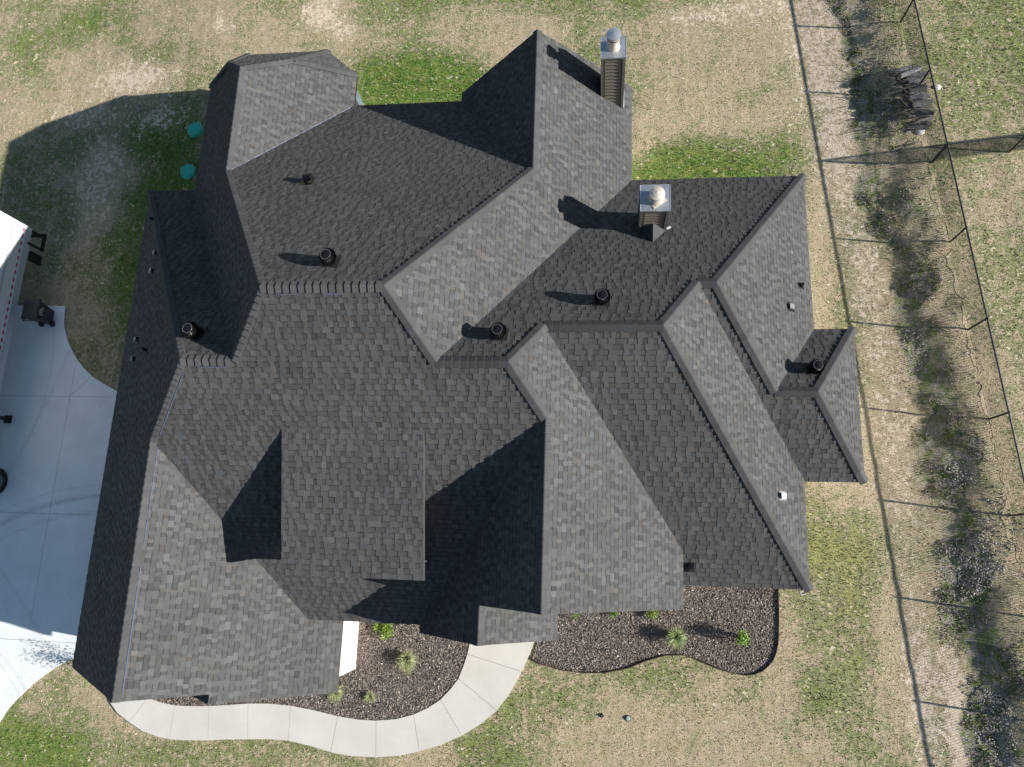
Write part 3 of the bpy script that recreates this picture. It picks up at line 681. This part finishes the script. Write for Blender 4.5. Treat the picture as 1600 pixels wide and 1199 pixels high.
wo_ = [(-17.0, -5.45), (-16.85, -5.73), (-16.53, -6.04), (-16.04, -6.32), (-15.49, -6.57), (-14.95, -6.70), (-14.48, -6.76), (-13.94, -6.76), (-13.11, -6.71), (-12.4, -6.64), (-11.70, -6.59), (-10.99, -6.54), (-10.29, -6.54), (-9.52, -6.65), (-8.78, -6.80), (-8.07, -6.87), (-7.24, -6.85), (-6.45, -6.75), (-5.8, -6.58), (-5.09, -6.34), (-4.43, -6.03), (-3.85, -5.66), (-3.31, -5.21), (-2.86, -4.6), (-2.53, -3.97), (-2.27, -3.38), (-2.0, -2.6)]
wi_ = [(-16.4, -4.9), (-16.0, -5.2), (-15.75, -5.38), (-15.48, -5.5), (-15.05, -5.61), (-14.75, -5.66), (-14.47, -5.69), (-13.86, -5.68), (-13.21, -5.64), (-12.48, -5.56), (-11.82, -5.48), (-11.12, -5.44), (-10.31, -5.46), (-9.52, -5.55), (-8.64, -5.69), (-7.95, -5.75), (-7.32, -5.75), (-6.64, -5.66), (-6.07, -5.49), (-5.58, -5.25), (-5.19, -4.98), (-4.88, -4.65), (-4.62, -4.3), (-4.47, -3.89), (-4.36, -3.52), (-4.28, -3.1), (-4.25, -2.6)]
wk = slab_mesh('walkway', wo_ + wi_[::-1], -.2, .035, M_JOINT); tag(wk, kind='structure')
js = [0, 3, 6, 8, 10, 12, 14, 16, 18, 20, 22, 24, 26]
for a, b in zip(js[:-1], js[1:]):
    O = [Vector(wo_[k]).to_2d() if False else Vector((*wo_[k], 0)) for k in range(a, b + 1)]; I_ = [Vector((*wi_[k], 0)) for k in range(a, b + 1)]
    g = .006
    O[0] = O[0].lerp(O[1], g / (O[1] - O[0]).length); I_[0] = I_[0].lerp(I_[1], g / (I_[1] - I_[0]).length)
    O[-1] = O[-1].lerp(O[-2], g / (O[-2] - O[-1]).length); I_[-1] = I_[-1].lerp(I_[-2], g / (I_[-2] - I_[-1]).length)
    q = [(p.x, p.y) for p in O] + [(p.x, p.y) for p in reversed(I_)]
    o = slab_mesh('slab', q, 0.0, .075, M_CONC); w = o.location.copy(); o.parent = wk; o.location = w - wk.location
pad = [(-10.08, 18.14), (-9.65, 17.29), (-9.3, 16.6), (-8.9, 15.6), (-8.8, 14.8), (-10.4, 15), (-10.6, 18.0)]
tag(slab_mesh('patio', pad, -.1, .06, M_PAD), kind='structure')

# ------------------------------------------------------------------ mulch beds, edging
bed1 = [(-8.15, -1.9), (-4.3, -1.9), (-4.28, -3.1)] + [wi_[k] for k in range(24, 2, -1)] + [(-15.2, -4.6), (-14.2, -3.95), (-10.6, -3.95), (-10.5, -4.2), (-8.15, -4.2)]
edge = [(-2.20, -3.50), (-2.17, -3.57), (-1.81, -3.72), (-1.18, -3.86), (-0.55, -3.9), (0.17, -3.86), (0.89, -3.69), (1.5, -3.42), (2.11, -3.23), (2.62, -3.19), (3.12, -3.28), (3.72, -3.50), (4.05, -3.61), (4.35, -3.68), (4.6, -3.70), (4.85, -3.66), (5.1, -3.55), (5.3, -3.38), (5.45, -3.2), (5.56, -2.95), (5.62, -2.7), (5.65, -2.4), (5.69, -1.7), (5.71, -.4)]
bed2 = [(-2.0, -2.6), (-4.2, -1.2), (1.95, -1.2), (1.95, -.5), (5.5, -.5)][::-1] ; bed2 = edge + [(5.5, -.45), (1.95, -.45), (1.95, -1.16), (-1.3, -1.16), (-1.9, -2.6)]
for b in (bed1, bed2): tag(slab_mesh('mulch_bed', b, -.1, .012, M_SOIL), kind='structure')
et = thing('bed_edging', (2, -3, 0), 'thin rusty steel edging curving round the right hand mulch bed', 'edging')
m = MB()
for a, b in zip(edge[:-1], edge[1:]):
    A2_ = Vector((a[0] - 2, a[1] + 3, 0)); B2_ = Vector((b[0] - 2, b[1] + 3, 0)); d = (B2_ - A2_).normalized(); n_ = Vector((-d.y, d.x, 0)) * .008; e_ = d * .004
    m.prism([A2_ - n_ - e_ + Vector((0, 0, -.05)), B2_ - n_ + e_ + Vector((0, 0, -.05)), B2_ + n_ + e_ + Vector((0, 0, -.05)), A2_ + n_ - e_ + Vector((0, 0, -.05))],
            [A2_ - n_ - e_ + Vector((0, 0, .12)), B2_ - n_ + e_ + Vector((0, 0, .12)), B2_ + n_ + e_ + Vector((0, 0, .12)), A2_ + n_ - e_ + Vector((0, 0, .12))])
m.build('edging_strip', M_EDGE, et)

def scatter_chips(poly, dens):
    xs_ = [p[0] for p in poly]; ys_ = [p[1] for p in poly]; A = (max(xs_) - min(xs_)) * (max(ys_) - min(ys_)); N = int(A * dens)
    x = rng.uniform(min(xs_), max(xs_), N); y = rng.uniform(min(ys_), max(ys_), N); k = inside(poly, x, y); x, y = x[k], y[k]; n = len(x)
    ln = rng.uniform(.014, .042, n); wd = rng.uniform(.006, .015, n); a = rng.uniform(0, math.pi, n); t = rng.normal(0, .45, n); z = rng.uniform(.015, .055, n)
    dx, dy, dz = np.cos(a) * np.cos(t) * ln, np.sin(a) * np.cos(t) * ln, np.sin(t) * ln; wx, wy = -np.sin(a) * wd, np.cos(a) * wd; wz = rng.normal(0, .5, n) * wd
    c = np.stack([x, y, z], -1); D_ = np.stack([dx, dy, dz], -1); W_ = np.stack([wx, wy, wz], -1)
    V = np.stack([c - D_ - W_, c + D_ - W_, c + D_ + W_, c - D_ + W_], 1).reshape(-1, 3)
    b = np.exp(rng.normal(-1.75, .40, n)); col = np.stack([b * 1.08, b * .90, b * .77], -1); pale = rng.random(n) < .05; col[pale] = np.stack([rng.uniform(.35, .6, pale.sum())] * 3, -1) * np.array([1.05, .9, .72])
    return V, np.arange(4 * n).reshape(-1, 4), np.repeat(col, 4, 0)
for b, lb in ((bed1, 0), (bed2, 1)):
    V, F, C_ = scatter_chips(b, 3600); tag(bulk('wood_mulch', V, F, M_CHIP, {'col': C_}), 'brown wood chip mulch spread over the left hand bed' if lb == 0 else 'brown wood chip mulch spread over the right hand bed inside the steel edging', 'mulch', kind='stuff')

# ------------------------------------------------------------------ grass blades
block_polys = [drive, wo_ + wi_[::-1], bed1, bed2, pad, [(-16.1, -3.9), (-8.1, -3.9), (-8.1, -1.9), (-4.8, -1.2), (5.47, -.5), (5.47, 2.6), (7.17, 2.6), (7.17, 6.4), (5.5, 6.4), (5.5, 11.5), (.55, 11.5), (.55, 15.1), (-4.6, 15.1), (-4.6, 14.7), (-9.2, 14.7), (-9.2, 16.3), (-10.3, 17.2), (-13.1, 17.2), (-14.1, 16.2), (-14.1, 11.7), (-16.1, 11.7)]]
def make_blades(N, hmin, hmax, wmin, wmax, sel, x0=-30, x1=18.5, y0=-10.5, y1=26.5, seed=1):
    r = np.random.default_rng(seed); x = r.uniform(x0, x1, N); y = r.uniform(y0, y1, N)
    k = np.ones(N, bool)
    for p in block_polys: k &= ~inside(p, x, y)
    x, y = x[k], y[k]; cv = cover(x, y); k = sel(cv, x, y, r); x, y, cv = x[k], y[k], cv[k]; n = len(x)
    h = r.uniform(hmin, hmax, n) * (0.55 + .6 * np.clip(cv[:, 0], 0, 1)); w = r.uniform(wmin, wmax, n); a = r.uniform(0, 2 * math.pi, n); la = r.uniform(0, 2 * math.pi, n); ll = h * r.uniform(.3, 1.5, n)
    z = gz(x, y); b = np.stack([x, y, z - .004], -1); wv = np.stack([np.cos(a) * w, np.sin(a) * w, 0 * w], -1)
    tp = b + np.stack([np.cos(la) * ll, np.sin(la) * ll, h], -1)
    V = np.stack([b - wv, b + wv, tp], 1).reshape(-1, 3); sh = .82 * np.exp(r.normal(.0, .30, n)); s3 = np.stack([sh * r.normal(1, .05, n), sh, sh * r.normal(1, .05, n)], -1)
    return V, np.arange(3 * n).reshape(-1, 3), {'cover': np.repeat(cv, 3, 0), 'shade': np.repeat(s3, 3, 0)}
V, F, A_d = make_blades(560000, .02, .075, .010, .022, lambda c, x, y, r: (r.random(len(x)) > c[:, 1] * 1.1) & (r.random(len(x)) < .62 + .5 * c[:, 0]))
tag(bulk('lawn_grass', V, F, M_BLADE, A_d), 'patchy lawn of short green and straw coloured grass all round the house', 'grass', kind='stuff')
V, F, A_d = make_blades(230000, .03, .10, .010, .024, lambda c, x, y, r: (r.random(len(x)) < c[:, 2] * 1.1) & (vnoise(x, y, 2.3) > .42), 8, 13.8, -9, 25, 3)
tag(bulk('weed_strip', V, F, M_BLADE, A_d), 'dark tangled strip of dead weeds and rough grass along the fence', 'weeds', kind='stuff')

# pale rubble and grit in the ditch beside the fence
def stones(N, seed=5):
    r = np.random.default_rng(seed); y = r.uniform(-8, 25, N); e = r.normal(-1.15, .5, N); x = fx(y) + e
    k = (vnoise(x, y, .7) > .50) & (r.random(N) < np.clip((11 - y) / 11, .12, 1)); x, y = x[k], y[k]; n = len(x); s = r.uniform(.008, .035, n)
    O = np.array([(1, 0, 0), (-1, 0, 0), (0, 1, 0), (0, -1, 0), (0, 0, 1), (0, 0, -.6)]); T = np.array([(0, 2, 4), (2, 1, 4), (1, 3, 4), (3, 0, 4), (2, 0, 5), (1, 2, 5), (3, 1, 5), (0, 3, 5)])
    c = np.stack([x, y, gz(x, y) + s * .4], -1); J = r.uniform(.6, 1.3, (n, 6, 3)); V = c[:, None] + O[None] * J * s[:, None, None]
    F = (T[None] + 6 * np.arange(n)[:, None, None]).reshape(-1, 3); b = r.uniform(.25, .62, n); return V.reshape(-1, 3), F, np.repeat(np.stack([b, b * .94, b * .86], -1), 6, 0)
V, F, C_ = stones(22000); tag(bulk('rubble', V, F, M_STONE, {'col': C_}), 'pale grey rubble and grit lying in the ditch beside the fence', 'rubble', kind='stuff')

# ------------------------------------------------------------------ plants
def leafy(name, x, y, rx, h, n, leaf, cols, label, cat, group=None, dens_shell=.35, stem=True, z0=0.0):
    t = thing(name, (x, y, z0), label, cat, group); m = MB(); r = random.Random(hash((round(x, 2), round(y, 2))) & 0xffff)
    lobes = [(r.gauss(0, .38) * rx, r.gauss(0, .38) * rx, h * r.uniform(.35, .85), r.uniform(.35, .6)) for _ in range(9)]
    for i in range(n):
        lx, ly, lz, ls = lobes[i % 9]; d = Vector((r.gauss(0, 1), r.gauss(0, 1), r.gauss(0, 1))).normalized() * (dens_shell + (1 - dens_shell) * r.random())
        p = Vector((lx + d.x * rx * ls, ly + d.y * rx * ls, max(.02, lz + d.z * h * .35 * ls * 1.6)))
        u = Vector((r.gauss(0, 1), r.gauss(0, 1), r.gauss(.3, .6))).normalized(); w = u.cross(Vector((r.gauss(0, 1), r.gauss(0, 1), r.gauss(0, 1)))).normalized()
        s = leaf * r.uniform(.7, 1.3); c = r.choice(cols); k = r.uniform(.75, 1.25); c = (c[0] * k, c[1] * k, c[2] * k)
        m.poly([p - u * s, p + w * s * .5, p + u * s, p - w * s * .5], c)
    m.build('foliage', M_LEAF, t)
    if stem:
        m = MB()
        for lx, ly, lz, ls in lobes: m.tube((0, 0, -.02), (lx * .8, ly * .8, lz * .9), .012, 5, .005, (.10, .07, .04))
        m.build('stem', M_BARK, t)
    return t
LIME = [(.20, .30, .045), (.26, .36, .06), (.13, .21, .035)]; MID = [(.12, .20, .04), (.17, .26, .05), (.07, .12, .025)]
leafy('shrub', -7.15, -2.92, .40, .32, 900, .032, LIME, 'bright lime green shrub in the left bed, against the front eave', 'shrub')
leafy('shrub', -0.74, -1.98, .26, .34, 420, .026, MID, 'small green shrub under the big gable edge, nearest the small porch roof', 'shrub', 'shrubs half hidden under the big gable')
leafy('shrub', 0.43, -1.94, .28, .36, 480, .026, MID, 'middle small green shrub of the three under the big gable edge', 'shrub', 'shrubs half hidden under the big gable')
leafy('shrub', 1.68, -1.88, .27, .34, 460, .026, LIME, 'rightmost small green shrub under the big gable edge, beside the grass tuft', 'shrub', 'shrubs half hidden under the big gable')
leafy('shrub', 4.48, -2.50, .30, .75, 620, .036, LIME, 'tall lime green shrub standing alone in the right bed near its rounded end', 'shrub')
def tuft(x, y, R, h, n, cols, label, lean=(0, 0), w=.006):
    t = thing('grass_tuft', (x, y, .01), label, 'grass tuft', 'ornamental grass tufts in the beds'); m = MB(); r = random.Random(int(abs(x * 100)))
    for i in range(n):
        a = r.uniform(0, 6.283); q = r.random() ** .6; hh = h * r.uniform(.6, 1.0); d = Vector((math.cos(a) * R * q + lean[0] * r.random(), math.sin(a) * R * q + lean[1] * r.random(), 0))
        b = Vector((math.cos(a) * .05 * q, math.sin(a) * .05 * q, 0)); s = Vector((-math.sin(a), math.cos(a), 0)) * w; c = r.choice(cols); k = r.uniform(.75, 1.3); c = tuple(v * k for v in c)
        p1 = b + d * .35 + Vector((0, 0, hh * .7)); p2 = b + d + Vector((0, 0, hh * r.uniform(.35, 1.0)))
        m.poly([b - s, b + s, p1 + s * .9, p1 - s * .9], c); m.poly([p1 - s * .9, p1 + s * .9, p2], c)
    m.build('blade', M_LEAF, t); return t
STR = [(.34, .36, .17), (.22, .28, .09), (.45, .44, .25)]
tuft(-6.35, -3.70, .36, .62, 620, STR, 'pale green and straw ornamental grass in the middle of the left bed', (.1, -.28))
tuft(-7.55, -5.0, .20, .28, 240, STR, 'small straw coloured grass tuft near the walkway curve', (0, -.08))
tuft(-8.72, -4.80, .28, .55, 460, STR, 'pale grass tuft at the garage corner, leaning over the bed', (.05, -.3))
tuft(2.42, -2.60, .36, .70, 720, [(.16, .24, .07), (.25, .32, .12), (.34, .38, .2)], 'green ornamental grass clump in the right bed casting a dark shadow', (.03, -.15))
leafy('sapling', -16.75, -4.62, .42, 1.7, 1100, .026, MID, 'small leafy tree by the front corner of the garage, mostly seen as dappled shade', 'tree')

# ------------------------------------------------------------------ lids in the lawn
for (x, y), lb in (((-16.84, 16.46), 'round green access lid in the shaded lawn, nearer the top of the turret wing'), ((-16.88, 14.55), 'round green access lid in the shaded lawn, the lower of the two')):
    t = thing('access_lid', (x, y, 0), lb, 'lid', 'green lids in the lawn')
    m = MB(); m.lathe([(.31, -.05), (.31, .10), (.295, .115), (.25, .12), (.245, .112), (.12, .118), (.0, .12)], (0, 0, 0), 36); m.build('cover', M_TEAL, t)
    for i in range(6):
        a = i * math.pi / 3; m = MB(); m.lathe([(.014, .115), (.014, .128), (.0, .130)], (.27 * math.cos(a), .27 * math.sin(a), 0), 8); m.build('bolt', M_GREYMET, t)
    m = MB(); m.lathe([(.33, -.05), (.33, .04), (.305, .05)], (0, 0, 0), 36); m.build('riser_ring', M_TEAL, t)
t = thing('valve_box', (0.91, -5.19, 0), 'small pale grey green valve cap in the front lawn', 'valve box'); m = MB(); m.lathe([(.07, -.02), (.07, .05), (.05, .06), (0, .062)], (0, 0, 0), 14); m.build('cap', simple('pale_plastic', (.30, .38, .36), .6), t)
m = MB(); m.lathe([(.09, -.02), (.09, .03), (.072, .032)], (0, 0, 0), 14); m.build('collar', M_BLACK, t)
t = thing('sprinkler_head', (0.08, -5.16, 0), 'dark sprinkler head sunk in a greener spot of the front lawn', 'sprinkler'); m = MB(); m.lathe([(.06, -.02), (.06, .035), (.03, .04), (.03, .06), (0, .062)], (0, 0, 0), 12); m.build('body', M_BLACK, t)
m = MB(); m.lathe([(.022, .06), (.022, .075), (0, .077)], (0, 0, 0), 10); m.build('nozzle', M_GREYMET, t)

# ------------------------------------------------------------------ fence
FH = 1.2
def fence(pts, label, corner=False):
    """pts: list of (x,y) post positions"""
    c = pts[0]; g0 = float(gz(np.array([c[0]]), np.array([c[1]]))[0]); t = thing('chain_link_fence', (c[0], c[1], 0), label, 'fence')
    zg = .42
    L = [Vector((x - c[0], y - c[1], zg)) for x, y in pts]
    for i, p in enumerate(L):
        m = MB(); m.tube(p - Vector((0, 0, .5)), p + Vector((0, 0, FH)), .032, 10); m.lathe([(.034, FH), (.036, FH + .02), (.02, FH + .045), (0, FH + .05)], p, 10); m.build('post', M_FENCE, t)
    for a, b in zip(L[:-1], L[1:]):
        m = MB(); d = (b - a).normalized(); o_ = Vector((-d.y, d.x, 0)) * .0
        m.tube(a + Vector((0, 0, FH - .01)), b + Vector((0, 0, FH - .01)), .03, 8, cap=False); m.build('top_rail', M_RAILTOP, t)
        m = MB(); m.tube(a + Vector((0, 0, .04)), b + Vector((0, 0, .04)), .006, 5, cap=False); m.build('tension_wire', M_WIRE, t)
        ln = (b - a).length; st = .075; H = FH - .06; V = []; F = []; w = .0030
        k0 = int(-H / st) - 1; nrm = Vector((-d.y, d.x, 0))
        for s in (1, -1):
            for k in range(k0, int(ln / st) + (0 if s == 1 else int(H / st) + 2)):
                x0_ = k * st; pts_ = []
                u0, u1 = x0_, x0_ + s * H
                lo, hi = 0.0, 1.0
                if s == 1: lo = max(0, -u0 / H); hi = min(1, (ln - u0) / H)
                else: lo = max(0, (u0 - ln) / H); hi = min(1, u0 / H)
                if hi <= lo: continue
                p = a + d * (u0 + s * H * lo) + Vector((0, 0, .05 + H * lo)) + nrm * (.026 + .002 * s); q = a + d * (u0 + s * H * hi) + Vector((0, 0, .05 + H * hi)) + nrm * (.026 + .002 * s)
                wv = Vector((-d.x * s, -d.y * s, 1)).normalized() * w * 1.2; bI = len(V)
                V += [p - wv, p + wv, q + wv, q - wv, p - nrm * w, p + nrm * w, q + nrm * w, q - nrm * w]; F += [(bI, bI + 1, bI + 2, bI + 3), (bI + 4, bI + 5, bI + 6, bI + 7)]
        me = bpy.data.meshes.new('wire_mesh'); me.from_pydata(V, [], F); me.materials.append(M_WIRE); link(bpy.data.objects.new('wire_mesh', me), t)
    return t
main = [(fx(y), y) for y in (29.0, 26.0, 22.9, 19.55, 16.66, 13.77, 10.72, 7.60, 4.56, 1.50, -1.55, -4.6, -7.65, -10.7)]
fence(main, 'long black chain link fence with dark top rail down the right side of the yard')
cy_ = 13.77; fence([(fx(13.77) + .06, 13.79), (14.1, 14.07), (16.8, 14.36), (19.8, 14.68), (22.8, 15.0)], 'short run of black chain link fence branching right across the field from the corner post')

# ------------------------------------------------------------------ log pile
t = thing('log_pile', (11.14, 16.3, .28), 'weathered grey heap of cut logs beside the fence, dark on its shaded side', 'log pile')
r = random.Random(4)
for i in range(15):
    y = 1.22 - i * .175 + r.uniform(-.04, .04); 
    for lay in range(4 if 1 < i < 12 else 2):
        R_ = r.uniform(.06, .105); ln = r.uniform(.24, .36); z = .05 + lay * .145 + r.uniform(-.03, .03); xo = .03 * lay + (1.22 - y) * .07 - .08 + r.uniform(-.08, .08); yw = r.uniform(-.16, .16)
        g = r.uniform(.05, .26); col = (g * 1.02, g, g * .95); m = MB(); nseg = 9
        rings = []
        for sx in (-1, -.35, .35, 1):
            rr = R_ * (1 if abs(sx) < 1 else .9) * r.uniform(.9, 1.1); rings.append([Vector((xo + sx * ln, y + sx * yw * .5 + rr * math.cos(a) * r.uniform(.85, 1.1), z + sx * .05 + rr * math.sin(a) * r.uniform(.8, 1.1))) for a in [2 * math.pi * q / nseg for q in range(nseg)]])
        for A3, B3 in zip(rings[:-1], rings[1:]):
            for q in range(nseg): kk = r.uniform(.7, 1.25); m.poly([A3[q], A3[(q + 1) % nseg], B3[(q + 1) % nseg], B3[q]], tuple(v * kk for v in col))
        m.poly(rings[0][::-1], (.22, .19, .15)); m.poly(rings[-1], (.26, .22, .17)); o = m.build('log', M_BARK, t); o.rotation_euler = (r.uniform(-.06, .06), r.uniform(-.10, .06), (.55 if i < 3 else .18 if i < 6 else -.05) * 0.35 + r.uniform(-.05, .05))
for i in range(60):
    m = MB(); a = r.uniform(-.9, .9); p = Vector((r.uniform(-.45, .25), r.uniform(-1.4, 1.3), r.uniform(.1, .5))); d = Vector((-math.cos(a), math.sin(a), r.uniform(-.1, .5))).normalized() * r.uniform(.3, .8)
    m.tube(p, p + d, r.uniform(.01, .02), 5, .004, (.14, .12, .10)); m.build('branch', M_BARK, t)
t = thing('stone', (11.98, 16.75, .42), 'pale flat stone in the grass just right of the fence, beside the log pile', 'stone')
def rock(name, parent, c, s, col):
    m = MB(); ring = []; 
    for z, k in ((-.4, .8), (.1, 1), (.55, .65), (.75, .2)): ring.append([Vector((c[0] + s[0] * k * math.cos(a) * r.uniform(.85, 1.1), c[1] + s[1] * k * math.sin(a) * r.uniform(.85, 1.1), c[2] + s[2] * z)) for a in [2 * math.pi * q / 9 for q in range(9)]])
    for A3, B3 in zip(ring[:-1], ring[1:]):
        for q in range(9): m.poly([A3[q], A3[(q + 1) % 9], B3[(q + 1) % 9], B3[q]], col)
    m.poly(ring[-1], col); return m.build(name, M_STONE, parent)
rock('boulder', t, (0, 0, 0), (.16, .12, .10), (.52, .50, .46))
t = thing('stone', (11.28, 15.05, .35), 'rounded pale grey stone at the lower end of the log pile', 'stone'); rock('boulder', t, (0, 0, 0), (.19, .17, .16), (.50, .50, .50))

# ------------------------------------------------------------------ trash bin
t = thing('trash_bin', (-21.86, 8.30, .05), 'dark wheeled trash bin with closed lid on the driveway corner beside the white trailer', 'trash bin')
m = MB(); lo = [(-.22, -.27, .06), (.22, -.27, .06), (.22, .24, .06), (-.22, .24, .06)]; hi = [(-.31, -.36, .98), (.31, -.36, .98), (.31, .36, .98), (-.31, .36, .98)]
m.prism(lo, hi, None, True, True); o = m.build('body', M_BIN, t); md = o.modifiers.new('bevel', 'BEVEL'); md.width = .035; md.segments = 2
m = MB(); m.box((0, 0, .985), (.68, .78, .05)); m.build('rim', M_BIN, t)
m = MB(); q0 = [(-.34, -.40, 1.01), (.34, -.40, 1.01), (.34, .41, 1.01), (-.34, .41, 1.01)]; q1 = [(-.29, -.34, 1.075), (.29, -.34, 1.075), (.29, .35, 1.06), (-.29, .35, 1.06)]
m.prism(q0, q1, None, True, True)
for k in range(-2, 3): m.box((k * .11, .0, 1.072), (.03, .5, .015))
m.build('lid', M_BINLID, t)
m = MB(); m.tube((-.26, -.45, .98), (.26, -.45, .98), .018, 8); m.box((-.24, -.41, .98), (.04, .10, .05)); m.box((.24, -.41, .98), (.04, .10, .05)); m.build('handle', M_BIN, t)
for sx in (-1, 1):
    m = MB(); m.tube((sx * .20, -.30, .11), (sx * .27, -.30, .11), .12, 18); w = m.build('wheel', M_RUBBER, t)
    m = MB(); m.tube((sx * .272, -.30, .11), (sx * .278, -.30, .11), .03, 10); m.build('hub', M_GREYMET, w)
m = MB(); m.tube((-.2, -.30, .11), (.2, -.30, .11), .014, 8); m.build('axle', M_GREYMET, t)
# white print on the side that faces the house: two short lines of block letters
GL = {'N': [((0, 0), (0, 1)), ((0, 1), (.7, 0)), ((.7, 0), (.7, 1))], 'I': [((.35, 0), (.35, 1))], 'X': [((0, 0), (.7, 1)), ((0, 1), (.7, 0))], 'D': [((0, 0), (0, 1)), ((0, 1), (.6, .8)), ((.6, .8), (.6, .2)), ((.6, .2), (0, 0))],
      'O': [((0, 0), (0, 1)), ((0, 1), (.7, 1)), ((.7, 1), (.7, 0)), ((.7, 0), (0, 0))], 'S': [((.7, 1), (0, 1)), ((0, 1), (0, .5)), ((0, .5), (.7, .5)), ((.7, .5), (.7, 0)), ((.7, 0), (0, 0))]}
m = MB()
for ln_, (word, zz) in enumerate((('XON', .84), ('DISO', .74))):
    for i, ch in enumerate(word):
        for (a0, b0), (a1, b1) in GL[ch]:
            s = .075; y0_ = -.17 + i * .085 + ln_ * .0
            def fp(a, b): z = zz + b * s; return Vector((.22 + .09 * (z - .06) / .92 + .006, y0_ + a * s, z))
            p, q = fp(a0, b0), fp(a1, b1); d = (q - p).normalized(); n_ = d.cross(Vector((1, 0, 0))).normalized() * .009
            m.poly([p - n_, q - n_, q + n_, p + n_])
m.build('printed_mark', M_WHITE, t)

# ------------------------------------------------------------------ trailer
t = thing('trailer', (-23.65, 6.3, .05), 'white box trailer with a red dashed stripe, parked at the left edge of the driveway', 'trailer')
def TB(m, n, mat, par=None): return m.build(n, mat, par or t)
X1, Y1, Y0 = 1.27, 5.28, -4.2; ZB, ZT = 1.2, 4.0
m = MB(); m.prism([(-1.27, Y0, ZB), (X1, Y0, ZB), (X1, Y1, ZB), (-1.27, Y1, ZB)], [(-1.27, Y0, ZT), (X1, Y0, ZT), (X1, Y1, ZT), (-1.27, Y1, ZT)], None, True, True); TB(m, 'body', M_WHITE)
m = MB(); m.box((X1 + .015, (Y0 + Y1) / 2, ZB + .06), (.05, Y1 - Y0, .24)); TB(m, 'bottom_rail', M_RAIL)
m = MB(); m.box((X1 + .012, (Y0 + Y1) / 2, ZB + .215), (.035, Y1 - Y0, .035)); TB(m, 'rail_lip', M_WHITE)
m = MB(); m.box((X1 + .012, (Y0 + Y1) / 2, 2.02), (.03, Y1 - Y0, .10)); TB(m, 'side_moulding', M_RAIL)
m = MB(); m.box((X1 + .015, Y1 - .06, (ZB + ZT) / 2), (.055, .14, ZT - ZB + .1)); TB(m, 'corner_post', M_WHITE)
m = MB(); m.box((X1 + .015, (Y0 + Y1) / 2, ZT - .04), (.05, Y1 - Y0, .14)); TB(m, 'top_rail', M_RAIL)
for k in range(1, 16):
    y = Y1 - k * .61
    m = MB(); m.box((X1 + .004, y, 2.9), (.014, .03, 1.6)); TB(m, 'panel_seam', M_WHITE)
dash = None
for k in range(31):
    y = Y1 - .16 - k * .30
    if dash is None: m = MB(); m.box((0, 0, 0), (.012, .15, .055)); dash = TB(m, 'reflective_strip', M_RED); o = dash
    else: o = dash.copy(); link(o, t)
    o.location = (X1 + .012, y, ZB + .30)
def wheel(x, y, r=.5, w=.28):
    m = MB(); m.tube((x - w, y, r), (x, y, r), r, 28); ty = TB(m, 'tyre', M_RUBBER)
    m = MB(); m.tube((x + .002, y, r), (x + .012, y, r), .28, 20); m.build('rim', M_GREYMET, ty)
wheel(X1 + .02, -4.62 + .05)
wheel(-X1 + .3, -4.57)
m = MB()                                                           # rear guard
m.box((.95, Y1 + .02, .50), (.75, .10, .12)); m.box((1.32, Y1 - .30, .50), (.09, .75, .12)); m.box((1.32, Y1 - .62, .86), (.08, .08, .75)); m.box((1.15, Y1 - .02, .86), (.09, .09, .75)); TB(m, 'rear_guard', M_RUBBER)
m = MB(); m.box((1.20, Y1 - 1.02, .62), (.06, .4, .6)); TB(m, 'mud_flap', M_RUBBER)
m = MB()                                                           # landing gear
m.box((0.85, -2.15, .62), (.12, .12, 1.2)); m.box((0.85, -2.15, .06), (.3, .3, .05)); m.tube((0.85, -2.15, .9), (1.0, -2.6, 1.15), .02, 6); m.box((0.9, -2.6, .85), (.1, .5, .1)); TB(m, 'landing_gear', M_RUBBER)
m = MB(); m.box((0, 0.5, 1.0), (1.0, 9.0, .3)); TB(m, 'chassis', M_RUBBER)
